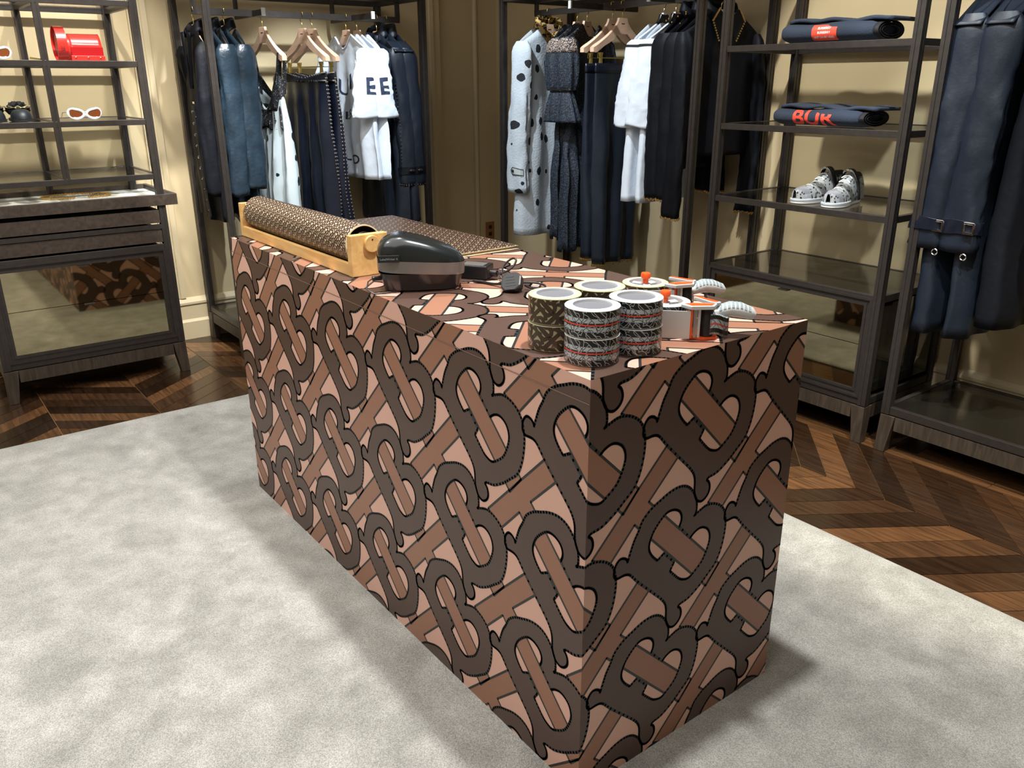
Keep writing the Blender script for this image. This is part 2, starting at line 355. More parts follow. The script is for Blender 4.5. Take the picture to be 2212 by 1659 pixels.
BSs, HSs = B_OUT[::2], B_HOLE[::2]
LETTERS_SMALL = tri([T_OUT])+tri([B_OUT[::2], B_HOLE[::2]])
LINES_SMALL = [q for q in stroke(T_OUT, .0058)+stroke(B_OUT[::2], .0058)+stroke(HSs, .0058) if len(q) == 4]
LETTERS_PAPER = list(LETTERS_SMALL)
LETTERS_SMALL += [q for q in stroke(T_OUT, .010)+stroke(B_OUT[::2], .010) if len(q) == 4]
def tiles(x0, x1, y0, y1, s=1.0, org=ORG, pad=.34):
    out = []
    N = int(max(abs(x0), abs(x1), abs(y0), abs(y1))/(s*.27))*2+8
    det = LU[0]*LV[1]-LU[1]*LV[0]
    for i in range(-N, N):
        for j in range(-N, N):
            ox = (org[0]+i*LU[0]+j*LV[0])*s; oy = (org[1]+i*LU[1]+j*LV[1])*s
            if x0-pad*s < ox < x1+pad*s and y0-pad*s < oy < y1+pad*s: out.append((ox, oy))
    return out

def text_tris(txt, size, bold=0.0, font_shear=0.0, align='CENTER'):
    c = bpy.data.curves.new('lettering', 'FONT'); c.body = txt; c.size = size; c.align_x = align; c.offset = bold; c.shear = font_shear; c.resolution_u = 3
    o = bpy.data.objects.new('lettering', c); col.objects.link(o)
    dg = bpy.context.evaluated_depsgraph_get(); me = bpy.data.meshes.new_from_object(o.evaluated_get(dg))
    out = [[(me.vertices[i].co.x, me.vertices[i].co.y) for i in p.vertices] for p in me.polygons]
    bpy.data.objects.remove(o); bpy.data.curves.remove(c); bpy.data.meshes.remove(me); return out
def printed(name, polys, fn, mat, parent, sx=None, sy=None):
    mb = MB()
    for p in polys:
        ps = [p]
        if sx: ps = [r for q in ps for r in strips(q, 0, sx)]
        if sy: ps = [r for q in ps for r in strips(q, 1, sy)]
        for q in ps: mb.add([fn(*a) for a in q], [tuple(range(len(q)))])
    if not mb.f: mb.add([fn(0, 0), fn(.001, 0), fn(0, .001)], [(0, 1, 2)])
    me = bpy.data.meshes.new(name); me.from_pydata(mb.v, [], mb.f); me.materials.append(mat)
    o = bpy.data.objects.new(name, me); col.objects.link(o); o.parent = parent; return o

# ---------------------------------------------------------------- the room
WX, WY = -3.76, 2.60           # inner faces of the left and back walls
XR, YF = 3.2, -3.6             # the walls behind the camera
struct(MB().box(WX-.15, XR, YF, WY+.15, -.05, -.004).build('floor', MT['joint']))
struct(MB().box(WX-.15, XR+.1, YF-.1, WY+.15, CEIL, CEIL+.1).build('ceiling', MT['ceiling']))
struct(MB().box(WX-.15, WX, YF, 2.13, -.004, CEIL).box(WX-.15, WX-.05, 2.13, WY+.15, -.004, CEIL).build('wall_left', MT['wall']))
struct(MB().box(WX-.15, XR, WY, WY+.15, -.004, CEIL).build('wall_back', MT['wall']))
struct(MB().box(XR, XR+.1, YF, WY+.15, -.004, CEIL).build('wall_right', MT['wall']))
struct(MB().box(WX-.15, XR, YF-.1, YF, -.004, CEIL).build('wall_front', MT['wall']))
PRO = [(0, 0), (.030, 0), (.030, .098), (.022, .106), (.018, .112), (.018, .186), (.024, .196), (.024, .208), (.012, .226), (0, .232)]
struct(MB().prism([(WX+a, b) for a, b in PRO], YF, 2.13, ax='y').prism([(WX-.05+a, b) for a, b in PRO], 2.13, WY, ax='y').build('baseboard_left', MT['trim']))
struct(MB().prism([(WY-a, b) for a, b in PRO], WX-.05, XR, ax='x').build('baseboard_back', MT['trim']))
# vertical mouldings on the left wall
def vstrip(n, y0, y1, d, x=WX):
    m = (y0+y1)/2; q = (y1-y0)
    struct(MB().prism([(x-.002, y0), (x+d, y0), (x+d, y0+q*.28), (x+d*.55, y0+q*.34), (x+d*.55, y1-q*.34), (x+d, y1-q*.28), (x+d, y1), (x-.002, y1)], .232, CEIL-.002).build('trim_%d' % n, MT['trim']))
vstrip(1, .305, .395, .016); vstrip(2, 1.985, 2.075, .018); vstrip(3, -1.2, -1.11, .016)
struct(MB().lathe([(.016, .232), (.016, CEIL-.002)], (WX-.044, 2.425, 0), 12).build('trim_4', MT['trim'], smooth=True))
struct(MB().box(WX, XR, WY-.016, WY-.001, 1.93, 1.99).build('trim_5', MT['trim']))

# chevron planks, each its own board in the floor
fl = bpy.data.objects['floor']
def plank_mesh(dy, sl, wd=.104, g=.0016, th=.004):
    p = [(g, g), (wd-g, g), (wd-g+sl, dy-g), (g+sl, dy-g)]
    mb = MB().prism(p, -.0055, 0)
    me = bpy.data.meshes.new('plank'); me.from_pydata(mb.v, [], mb.f); me.materials.append(MT['plank']); return me
def lay(me, x, y, mesh_rot=0):
    o = bpy.data.objects.new('plank', me); col.objects.link(o); o.location = (x, y, 0); o.parent = fl; o.rotation_euler[2] = mesh_rot; return o
UP, DN = plank_mesh(.39, -.285), plank_mesh(.39, .285)
for k, (y0, me, sx) in enumerate([(-1.63, DN, -.285), (-1.24, UP, 0), (-.85, DN, -.285), (-.46, DN, -.285), (-.07, UP, 0), (.32, DN, -.285), (.71, UP, 0)]):
    if k == 2: me, sx = UP, 0
    if k == 1: me, sx = DN, -.285
    if k == 0: me, sx = UP, 0
    for i in range(13):
        x = -3.72+i*.104+sx+(.285 if me is UP else 0)
        if x > WX-.30 and x < -2.45 and y0 > -1.7: lay(me, x, y0)
UP2, DN2 = plank_mesh(.37, -.33, .112), plank_mesh(.39, .27, .112)
for i in range(48):
    x = -3.45+i*.112
    lay(UP2, x, 1.69); lay(DN2, x-.27, 1.30)
lm = {}
for j, (y0, y1, L) in enumerate([(1.102, 1.298, 1.0), (2.062, 2.135, .9), (2.137, 2.29, 1.1), (2.292, 2.445, 1.0), (2.447, 2.598, 1.1)]):
    mb = MB().box(.001, L-.001, .001, y1-y0, -.0055, 0)
    me = bpy.data.meshes.new('plank'); me.from_pydata(mb.v, [], mb.f); me.materials.append(MT['plank'])
    x = WX+.02
    while x < 1.7:
        lay(me, x, y0); x += L

# carpet: one soft slab with a rolled edge
def rugf(u, v):
    return (0, 0, 0)
x0, x1, y0, y1 = -2.635, 2.9, -3.3, 1.315
mb = MB(); pr = [(0, 0.0), (-.004, .006), (0, .013), (.012, .017), (.05, .018)]
ring = lambda d, z: [(x0-d if False else x0+d, y0+d, z), (x1-d, y0+d, z), (x1-d, y1-d, z), (x0+d, y1-d, z)]
vs = []; 
for d, z in pr: vs += ring(d, z)
fs = [(a*4+i, a*4+(i+1) % 4, a*4+4+(i+1) % 4, a*4+4+i) for a in range(len(pr)-1) for i in range(4)]+[tuple((len(pr)-1)*4+i for i in range(4))]
mb.add(vs, fs)
rug = mb.build('carpet', MT['carpet'], smooth=True); tag(rug, 'large pale grey mottled carpet under the patterned plinth', 'carpet')

# things on the walls
t = thing('thermostat', 'small white wall thermostat behind the left clothes rack', 'thermostat', (WX, 1.937, 1.155))
MB().box(0, .022, -.040, .040, -.060, .060).build('housing', MT['therm'], t, bevel=.003)
MB().box(.022, .0235, -.028, .028, .005, .045).build('screen', MT['lcd'], t)
for k in range(3): MB().box(.022, .025, -.026+k*.020, -.014+k*.020, -.035, -.025).build('button', MT['label'], t)
t = thing('wall_socket', 'copper coloured wall socket plate low beside the right clothes rack', 'socket', (WX-.05, 2.53, .38))
MB().box(0, .008, -.035, .035, -.06, .06).build('plate', MT['outlet'], t, bevel=.002)
MB().box(.008, .010, -.012, .012, .012, .036).build('outlet', MT['dark'], t); MB().box(.008, .010, -.012, .012, -.036, -.012).build('outlet', MT['dark'], t)
OVER = ['the bag shelves', 'the right end of the bag shelves', 'the leather blazers', 'the lettered T-shirts', 'the gap between the left racks', 'the spotted coat', 'the plain white T-shirts', 'the folded sweatshirts', 'the long coats', 'the planks at the right edge', 'the tape rolls', 'the paper roll', 'the open carpet']
for i, (x, y) in enumerate(SPOTS):
    t = thing('ceiling_spotlight', 'recessed ceiling spotlight over ' + OVER[i], 'spotlight', (x, y, CEIL), group='recessed ceiling spotlights')
    MB().lathe([(.040, -.002), (.055, -.008), (.060, -.003), (.060, -.001)], n=24).build('rim', MT['lamp_rim'], t, smooth=True)

# ---------------------------------------------------------------- display racks
def post_poly(x, y, s=.032):
    h = s/2; g = .0028; e = .0022
    q = [(-h, -h), (-g, -h), (-g, -h+e), (g, -h+e), (g, -h), (h, -h), (h, -g), (h-e, -g), (h-e, g), (h, g), (h, h), (g, h), (g, h-e), (-g, h-e), (-g, h), (-h, h), (-h, g), (-h+e, g), (-h+e, -g), (-h, -g)]
    return [(x+a, y+b) for a, b in q]
PS = .032; DEP = .49; LEG = .155
def rack_base(t, W, top=1.80, D=DEP, mids=(), postz=None, drawers=False):
    h = PS/2
    for i, (x, y) in enumerate([(h, h), (W-h, h), (h, D+h), (W-h, D+h)]):
        MB().prism(post_poly(x, y), LEG, top).build('post', MT['bronze'], t)
    Dt = D+PS
    # wooden plinth with splayed feet
    for (x, y, sx, sy) in [(0, 0, 1, 1), (W, 0, -1, 1), (0, Dt, 1, -1), (W, Dt, -1, -1)]:
        a, b = sorted((x, x+sx*.058)), sorted((y, y+sy*.058)); c, d = sorted((x-sx*.004, x+sx*.036)), sorted((y-sy*.004, y+sy*.036))
        MB().taper(a[0], a[1], b[0], b[1], 0.0005, LEG-.004, (c[0], c[1], d[0], d[1])).build('leg', MT['leg'], t, bevel=.0015)
    MB().box(.058, W-.058, .004, .026, LEG-.060, LEG-.004).build('apron', MT['leg'], t)
    MB().box(.058, W-.058, Dt-.026, Dt-.004, LEG-.060, LEG-.004).build('apron', MT['leg'], t)
    MB().box(.004, .026, .058, Dt-.058, LEG-.060, LEG-.004).build('apron', MT['leg'], t)
    MB().box(W-.026, W-.004, .058, Dt-.058, LEG-.060, LEG-.004).build('apron', MT['leg'], t)
def frame(t, W, z1, h=.024, D=DEP, glass=True, name='shelf_frame', pane='glass', z_in=None):
    Dt = D+PS; s = PS; mb = MB()
    for (a, b, c, d) in [(s, W-s, .004, .024), (s, W-s, Dt-.024, Dt-.004), (.004, .024, s, Dt-s), (W-.024, W-.004, s, Dt-s)]:
        mb.box(a, b, c, d, z1-h, z1)
    f = mb.build(name, MT['bronze'], t, bevel=.0012)
    if glass:
        MB().box(.026, W-.026, .026, Dt-.026, z1-.010, z1-.002).build('glass_shelf', MT[pane], f)
    return f
def drawer_front(t, W, z0, z1, split=None, handles=()):
    """mirror faced front with stepped metal moulding"""
    a, b = PS, W-PS
    fr = MB()
    for k, (d0, d1, y) in enumerate([(0, .010, -.001), (.010, .022, .006), (.022, .033, .003)]):
        A, B, C, D = a+d0, b-d0, z0+d0, z1-d0; e = d1-d0
        for q in [(A, B, C, C+e), (A, B, D-e, D), (A, A+e, C+e, D-e), (B-e, B, C+e, D-e)]:
            fr.box(q[0], q[1], y, y+.012, q[2], q[3])
    fr.build('moulding', MT['bronze'], t)
    zs = [z0+.033]+([split] if split else [])+[z1-.033]
    for i in range(len(zs)-1):
        lo, hi = zs[i]+.0012, zs[i+1]-.0012
        dr = MB().box(a+.034, b-.034, .010, .018, lo, hi).build('drawer', MT['mirror'], t)
        if i < len(handles):
            pass
        MB().box(W/2-.021, W/2+.021, -.004, .010, hi-.007, hi-.002).build('handle', MT['bronze'], dr)
def shell(t, W, z0, z1, D=DEP):
    Dt = D+PS
    MB().box(.010, .018, PS, Dt-PS, z0+.03, z1-.03).build('side_panel', MT['darkglass'], t)
    MB().box(W-.018, W-.010, PS, Dt-PS, z0+.03, z1-.03).build('side_panel', MT['darkglass'], t)
    MB().box(PS, W-PS, Dt-.018, Dt-.010, z0, z1-.01).build('back_panel', MT['darkglass'], t)

# rack 1: jewellery and bag shelves (left wall)
t = thing('shelf_cabinet', 'dark metal shelf cabinet with three trays and mirrored drawers, at the left edge', 'cabinet', (-3.185, -.580, 0), PI/2)
W = .79; rack_base(t, W)
struct1 = t
for z in (.966, 1.207, 1.452, 1.695): frame(t, W, z)
MB().prism(post_poly(W/2, PS/2, .026), .945, 1.80).build('post', MT['bronze'], t)
MB().prism(post_poly(W/2, DEP+PS/2, .026), .60, 1.80).build('post', MT['bronze'], t)
for z in (.966, 1.207, 1.452, 1.695): MB().box(W/2-.010, W/2+.010, .024, DEP+.008, z-.022, z).build('shelf_divider', MT['bronze'], t)
frame(t, W, LEG+.030, .030, name='base_frame', pane='darkglass'); frame(t, W, .642, .030, name='cabinet_top', pane='darkglass')
drawer_front(t, W, LEG+.028, .622, .412); shell(t, W, LEG+.02, .64)
def tray(t, x0, x1, y0, y1, z0, z1, wallt=.018, zin=.012):
    mb = MB().box(x0, x1, y0, y0+wallt, z0, z1).box(x0, x1, y1-wallt, y1, z0, z1).box(x0, x0+wallt, y0+wallt, y1-wallt, z0, z1).box(x1-wallt, x1, y0+wallt, y1-wallt, z0, z1)
    tr = mb.build('tray', MT['tray'], t, bevel=.001)
    MB().box(x0+wallt, x1-wallt, y0+wallt, y1-wallt, z0, z0+zin).build('tray_lining', MT['felt'], tr); return tr
tr = tray(t, -.055, W+.055, -.006, DEP+PS+.004, .822, .872, .018, .026)
for y in (.365, .400): MB().box(-.036, W+.036, y, y+.008, .848, .8487).build('inlay_line', MT['black'], tr)
tray(t, PS+.001, W-PS-.001, .004, DEP+.01, .742, .802); tray(t, PS+.001, W-PS-.001, .004, DEP+.01, .652, .712)
MB().box(PS, W-PS, 0.0, .020, .715, .735).build('tray_rail', MT['bronze'], t)

# clothes racks
def clothes_rack(loc, rz, W, label, zr, rx0, rx1, arms, raily=.25, top=1.80):
    t = thing('clothes_rack', label, 'clothes rack', loc, rz)
    rack_base(t, W, top)
    frame(t, W, LEG+.030, .030, name='base_frame', pane='darkglass')
    frame(t, W, top-.004, .028, glass=False, name='top_frame')
    r = MB().box(rx0, rx1, raily-.007, raily+.007, zr-.030, zr)
    r.box(rx0, rx0+.024, raily-.007, raily+.007, zr, top-.004).box(rx1-.024, rx1, raily-.007, raily+.007, zr, top-.004)
    r.build('hanging_rail', MT['bronze'], t, bevel=.001)
    for x, y0 in arms:
        a = MB().box(x-.008, x+.008, y0, DEP+.006, zr-.030, zr-.002).box(x-.008, x+.008, DEP-.020, DEP+.006, zr-.002, top-.006).build('rail_arm', MT['bronze'], t, bevel=.001)
        MB().box(x-.009, x+.009, y0-.008, y0, zr-.032, zr+.004).build('arm_cap', MT['plastic'], a)
    MB().box(PS/2, W-PS/2, raily-.010, raily+.010, top-.026, top-.006).build('cross_bar', MT['bronze'], t)
    return t
clothes_rack((-3.185, .495, 0), PI/2, 1.185, 'dark metal clothes rack on the left wall holding leather jackets and white T-shirts', 1.700, .025, 1.165, ((.33, .12), (.875, .02)))
clothes_rack((-3.035, 2.055, 0), 0, 1.435, 'dark metal clothes rack on the back wall with the spotted coat and lace dresses', 1.735, .005, 1.41, ((.56, .03), (1.05, .08)))
clothes_rack((-.565, 2.055, 0), 0, 1.60, 'dark metal clothes rack at the right edge with long blue-black coats', 1.735, .02, 1.57, ((.7, .1),))
# rack 4: shelf cabinet on the back wall
t = thing('shelf_cabinet', 'dark metal shelf cabinet with folded sweatshirts, trainers and mirrored drawers', 'cabinet', (-1.488, 2.055, 0), 0)
W = .855; rack_base(t, W)
for z in (.893, 1.193, 1.497, 1.795): frame(t, W, z)
frame(t, W, LEG+.030, .030, name='base_frame', pane='darkglass'); frame(t, W, .596, .028, name='cabinet_top', pane='darkglass')
drawer_front(t, W, LEG+.028, .585, .395); shell(t, W, LEG+.02, .59)

# ---------------------------------------------------------------- wrapped plinth
t = thing('display_plinth', 'tall rectangular plinth wrapped in pink and brown monogram paper', 'plinth', (0, 0, .018))
PL, PW, PH, Z0 = 1.697, .6007, .9, .018
MB().box(-PL, 0, 0, PW, 0, PH-Z0).build('box_body', MT['pink'], t)
def face_fn(k, off):
    o = off
    if k == 'front': return lambda s, z: (s, -o, z-Z0)
    if k == 'right': return lambda s, z: (o, s, z-Z0)
    if k == 'back': return lambda s, z: (PW-s, PW+o, z-Z0)
    if k == 'left': return lambda s, z: (-PL-o, -PL-s, z-Z0)
    if k == 'top': return lambda s, z: (s, z-PH, PH-Z0+o)
FR = {'front': (-PL, 0, Z0, PH), 'right': (0, PW, Z0, PH), 'back': (PW, PW+PL, Z0, PH), 'left': (-PL-PW, -PL, Z0, PH)}
mats = [MT['brownT'], MT['inkline'], MT['brownL'], MT['inkline']]
for k, (a, b, c, d) in list(FR.items())+[('top', (-PL, 0, PH, PH+PW))]:
    org = ORG if k != 'top' else (ORG[0]-.004, ORG[1]-.020)
    mb = MB()
    for ly in range(4):
        fn = face_fn(k, .00012*(ly+1))
        for ox, oy in tiles(a, b, c, d, 1.0, org):
            for p in LAY[ly]:
                q = rect([(x+ox, y+oy) for x, y in p], a, b, c, d)
                if q: mb.add([fn(*e) for e in q], [tuple(range(len(q)))], ly)
    me = bpy.data.meshes.new('printed_letters'); me.from_pydata(mb.v, [], mb.f)
    for m in mats: me.materials.append(m)
    me.polygons.foreach_set('material_index', mb.m)
    o = bpy.data.objects.new('printed_letters', me); col.objects.link(o); o.parent = t
MB().box(-PL, 0, -.0011, -.0006, PH-Z0-.0440, PH-Z0-.0425).build('wrap_seam', MT['seam'], t)

# ---------------------------------------------------------------- things on the plinth
TZ = PH+.0008
# tape rolls
def cyl(r, z0, off=0):
    return lambda s, z: ((r+off)*math.cos(s/r), (r+off)*math.sin(s/r), z0+z)
TR, TH = .0485, .0495
def ring_mesh(r0, r1, z0, z1):
    return [(r0, z0), (r1, z0), (r1, z1), (r0, z1), (r0, z0)]
def tape_roll(kind, x, y, z, rz, label, group, h=TH, loose=False):
    t = thing('tape_roll', label, 'tape roll', (x, y, z), rz, group)
    edge = MT['rollwhite'] if kind == 'bw' else MT['rollyellow']
    MB().lathe([(.0385, .0008), (TR-.0004, .0008), (TR, .0015), (TR, h-.0015), (TR-.0004, h-.0008), (.0385, h-.0008)], n=64).build('wound_tape', [edge], t, smooth=True)
    MB().lathe([(.0345, 0), (.0385, 0), (.0388, h), (.0345, h), (.0345, 0)], n=48).build('core', MT['rollwhite'], t, smooth=True)
    if not loose: MB().lathe([(.0001, h-.004), (.0345, h-.004)], n=40).build('core_card', MT['rollgrey'], t)
    C = 2*PI*TR
    if kind == 'brown':
        MB().lathe([(TR+.0001, .002), (TR+.0001, h-.002)], n=64).build('tape_face', MT['olive'], t, smooth=True)
        sc = C/.313/7; polys = []
        for ox, oy in tiles(0, C, 0, h, sc):
            for p in LETTERS_SMALL:
                q = rect([(a*sc+ox, b*sc+oy) for a, b in p], 0, C, .002, h-.002)
                if q: polys.append(q)
        printed('printed_pattern', polys, cyl(TR, 0, .00025), MT['tbrown'], t, sx=.006)
    else:
        bands = [(.0015, .0125, 'tblack'), (.0125, .0200, 'twhite'), (.0200, .0225, 'tblack'), (.0225, .0252, 'tred'), (.0252, .0278, 'tblack'), (.0278, .0355, 'twhite'), (.0355, h-.002, 'tblack')]
        for a, b, m in bands:
            MB().lathe([(TR+.0001, a), (TR+.0001, b)], n=64).build('tape_stripe', MT[m], t, smooth=True)
        sc = .150; sets = {'twhite': [], 'tblack': []}
        for ox, oy in tiles(0, C, 0, h, sc):
            for p in LINES_SMALL:
                pp = [(a*sc+ox, b*sc+oy) for a, b in p]
                for a, b, m in bands:
                    if m == 'tred': continue
                    q = rect(pp, 0, C, a, b)
                    if q: sets['tblack' if m == 'twhite' else 'twhite'].append(q)
        printed('printed_lines', sets['twhite'], cyl(TR, 0, .00022), MT['twhite'], t, sx=.007)
        printed('printed_lines', sets['tblack'], cyl(TR, 0, .00022), MT['tblack'], t, sx=.007)
    return t
GB, GW = 'brown monogram tape rolls on the plinth', 'black and white striped tape rolls on the plinth'
b0 = tape_roll('brown', -.185, .076, TZ, 1.0, 'brown patterned tape roll, bottom of the front left stack', GB)
w0 = tape_roll('bw', -.082, .076, TZ, .35, 'black, white and red striped tape roll, bottom of the nearest stack', GW)
def dupt(src, x, y, z, rz, label):
    c = copy_tree(src); c.location = (x, y, z); c.rotation_euler = (0, 0, rz); c['label'] = label; return c
dupt(b0, -.1845, .0765, TZ+TH+.0004, 2.9, 'brown patterned tape roll on top of the front left stack')
dupt(b0, -.178, .181, TZ, 4.9, 'brown patterned tape roll, bottom of the back left stack')
dupt(b0, -.1785, .181, TZ+TH+.0004, 4.0, 'brown patterned tape roll on top of the back left stack')
dupt(w0, -.0825, .0755, TZ+TH+.0004, 1.3, 'striped tape roll with white rim on top of the nearest stack')
dupt(w0, -.078, .178, TZ, 2.2, 'striped tape roll, bottom of the stack beside the near tape dispenser')
dupt(w0, -.0785, .1775, TZ+TH+.0004, 3.3, 'striped tape roll on top of the stack beside the near tape dispenser')

# tape dispensers lying on their sides (local x towards the handle, roll axis vertical)
def dispenser(x, y, rz, label, tail):
    t = thing('tape_dispenser', label, 'tape dispenser', (x, y, TZ), rz, 'tape dispensers'); t.scale = (.80, 1, .86)
    # red base plate and grey side plate beside the roll
    MB().prism([(.050, -.050), (.088, -.060), (.120, -.046), (.122, -.010), (.060, .020), (.040, -.020)], .0005, .006).build('base_plate', MT['orange'], t, bevel=.001)
    MB().prism([(-.030, -.0535), (.052, -.0600), (.052, -.0580), (-.030, -.0515)], .004, .066).build('side_plate', MT['plastic'], t)
    MB().box(-.012, .012, -.012, .012, .0005, .012).build('hub_foot', MT['plastic'], t, bevel=.001)
    MB().prism([(-.006, -.006), (.10, -.004), (.10, .010), (-.006, .006)], .0006, .0085).build('frame_arm', MT['plastic'], t)
    # tall front: blade guard, steel plate, roller
    MB().box(.052, .057, -.060, -.052, .006, .072).build('red_edge', MT['orange'], t)
    MB().box(.060, .0605, -.058, -.030, .006, .070).box(.0605, .068, -.058, -.0565, .006, .070).build('blade_guard', MT['steel'], t)
    MB().box(.070, .076, -.056, -.050, .006, .072).build('white_strip', MT['plastic'], t)
    MB().lathe([(.0005, .005), (.0165, .005), (.0165, .068), (.0150, .070), (.0005, .070)], (.094, -.036, 0), 28).build('roller', MT['rubber'], t, smooth=True)
    # head frames with orange inlays
    def inlay(poly, inner, name):
        a = MB().prism(poly, .071, .079).build(name, MT['plastic'], t, bevel=.0015)
        MB().prism(inner, .0788, .0800).build('inlay', MT['orange'], a)
    inlay([(.030, -.046), (.052, -.066), (.104, -.062), (.116, -.040), (.060, -.036)], [(.040, -.0455), (.054, -.0605), (.100, -.0575), (.109, -.0445), (.062, -.0415)], 'head_frame')
    inlay([(.070, .012), (.082, .016), (.128, -.028), (.118, -.036), (.104, -.030)], [(.074, .0105), (.081, .012), (.121, -.027), (.1165, -.031), (.105, -.026)], 'head_frame')
    # handle, grey with ribs
    path = [(.112, -.030, .052), (.128, -.026, .058), (.150, -.022, .062), (.175, -.022, .060), (.200, -.026, .053), (.209, -.028, .049)]
    hd = MB().tube([(a, b, c) for a, b, c in path], [.010, .0145, .0165, .0165, .014, .007], 14).build('handle', MT['plastic'], t, smooth=True)
    hr = [.010, .0145, .0165, .0165, .014, .007]
    def hat(f):
        for i in range(5):
            if path[i][0] <= f <= path[i+1][0]:
                k = (f-path[i][0])/(path[i+1][0]-path[i][0]); return [path[i][j]+(path[i+1][j]-path[i][j])*k for j in range(3)]+[hr[i]+(hr[i+1]-hr[i])*k]
    for k in range(8):
        def rib(u, v, k=k):
            x, y, z, r = hat(.122+k*.0098+.0062*v+.001*math.sin(u*PI)); a = .45+u*(PI-.9); return (x, y+(r+.0007)*math.cos(a), z+(r+.0007)*math.sin(a))
        MB().grid(rib, 8, 2).build('grip_rib', MT['ribgrey'], hd, smooth=True)
    MB().tube([(.104, -.044, .060), (.112, -.040, .050), (.116, -.036, .030), (.112, -.040, .015)], .0035, 8).build('wire_bracket', MT['chrome'], t, smooth=True)
    MB().lathe([(.0005, .095), (.011, .095), (.0125, .092), (.0125, .084), (.0105, .082), (.0075, .080), (.0075, .070), (.0005, .068)][::-1], (0, 0, 0), 20).build('hub_knob', MT['orange'], t, smooth=True)
    for k in range(3):
        a = k*2*PI/3+.4; c, s_ = math.cos(a), math.sin(a)
        q = [(c*.006-s_*.009, s_*.006+c*.009), (c*.006+s_*.009, s_*.006-c*.009), (c*.033+s_*.009, s_*.033-c*.009), (c*.033-s_*.009, s_*.033+c*.009)]
        MB().prism(q, .064, .069).build('hub_spoke', MT['plastic'], t)
    if tail:
        tf = lambda s, z: (.100+s*.85, -.052-.006*math.sin(s*70)+.010*s/.05, .012+z+.004*math.sin(s*90))
        m = MB().grid(lambda u, v: tf(u*.055, v*.046-.02*u*.3), 12, 4).build('loose_tape_end', MT['twhite'], t, smooth=True, solid=.0004)
        polys = []; sc = .150
        for ox, oy in tiles(0, .055, 0, .046, sc):
            for p in LINES_SMALL:
                q = rect([(a*sc+ox, b*sc+oy) for a, b in p], 0, .054, .001, .045)
                if q: polys.append(q)
        printed('printed_lines', polys, lambda s, z: (lambda P: (P[0], P[1]-.0006, P[2]))(tf(s, z-.006*s/.055)), MT['tblack'], m, sx=.005)
        printed('printed_lines', [[(0, a), (.054, a), (.054, b), (0, b)] for a, b in ((.004, .014), (.034, .043))], lambda s, z: (lambda P: (P[0], P[1]-.0004, P[2]))(tf(s, z-.006*s/.055)), MT['tblack'], m, sx=.005)
        printed('printed_lines', [[(0, .022), (.054, .022), (.054, .025), (0, .025)]], lambda s, z: (lambda P: (P[0], P[1]-.0007, P[2]))(tf(s, z-.006*s/.055)), MT['tred'], m, sx=.005)
    return t
D2 = (-0.122, 0.302, .86); D1 = (-0.256, 0.386, 1.12)
dispenser(*D2, 'nearer white and orange tape dispenser with a loose striped tape end', True)
dispenser(*D1, 'farther white and orange tape dispenser holding a brown tape roll', False)
def on_hub(d, kind, label, group):
    t = tape_roll(kind, d[0], d[1], TZ+.0135, .3, label, group, loose=True)
on_hub(D2, 'bw', 'striped tape roll mounted on the nearer tape dispenser', GW)
on_hub(D1, 'brown', 'brown tape roll mounted on the farther tape dispenser', GB)

# wooden roll stand
t = thing('roll_stand', 'pine stand with end boards holding the wrapping paper roll', 'paper roll stand', (-1.31, .091, TZ))
X0, X1, YH = -.388, .386, .051
MB().box(X0+.020, X1-.022, -YH+.001, YH-.001, 0, .016).build('base_board', MT['pine'], t, bevel=.0015)
MB().box(X0+.018, X1-.022, -YH, -YH+.012, .0005, .032).build('front_rail', MT['pine'], t, bevel=.0015)
MB().box(X0+.020, X1-.022, YH-.012, YH, .0005, .032).build('back_rail', MT['pine'], t, bevel=.0015)
MB().box(X1-.022, X1, -YH-.001, YH+.001, 0, .104).build('end_board', MT['pine'], t, bevel=.0018)
MB().box(X0, X0+.020, -YH-.001, YH+.001, 0, .104).build('end_board', MT['pine'], t, bevel=.0018)
MB().lathe([(.0001, X0+.012), (.008, X0+.012), (.008, X1-.001), (.0210, X1-.001), (.0210, X1+.007), (.0200, X1+.009), (.0001, X1+.009)], (0, .004, .080), 36, ax='x').build('dowel', MT['pine'], t, smooth=True)
MB().lathe([(.0001, X1+.0092), (.0022, X1+.0092), (.0022, X1+.0097), (.0001, X1+.0097)], (0, .004, .091), 12, ax='x').build('dowel_mark', MT['dark'], t)
# paper roll on the dowel
RR = .051; RC = (.004, .0715)
t = thing('wrapping_paper_roll', 'thick roll of brown and cream monogram wrapping paper on the pine stand', 'wrapping paper', (-1.31, .091, TZ))
xa, xb = -.362, .348
MB().lathe([(RR-.004, xa), (RR, xa), (RR, xb), (RR-.0035, xb), (RR-.0035, xb-.12), (.020, xb-.12), (.020, xa), (RR-.004, xa)], (0, RC[0], RC[1]), 64, ax='x').build('rolled_paper', MT['cream'], t, smooth=True)
MB().lathe([(RR-.0037, xb-.115), (RR-.0037, xb-.001)], (0, RC[0], RC[1]), 48, ax='x').build('inner_face', MT['choc'], t, smooth=True)
MB().lathe([(.036, xb-.06), (.037, xb-.004)], (0, RC[0]+.004, RC[1]-.006), 40, ax='x').build('inner_turn', MT['choc'], t, smooth=True, solid=.001)
MB().lathe([(.013, xa+.01), (.017, xa+.01), (.017, xb-.02), (.013, xb-.02), (.013, xa+.01)], (0, RC[0], RC[1]), 28, ax='x').build('cardboard_core', MT['pine'], t, smooth=True)
C = 2*PI*RR; sc = C/.271/12; polys = []
for ox, oy in tiles(xa, xb, 0, C, sc, pad=.36):
    for p in LETTERS_PAPER:
        q = rect([(a*sc+ox, b*sc+oy) for a, b in p], xa+.001, xb-.003, 0, C)
        if q: polys.append(q)
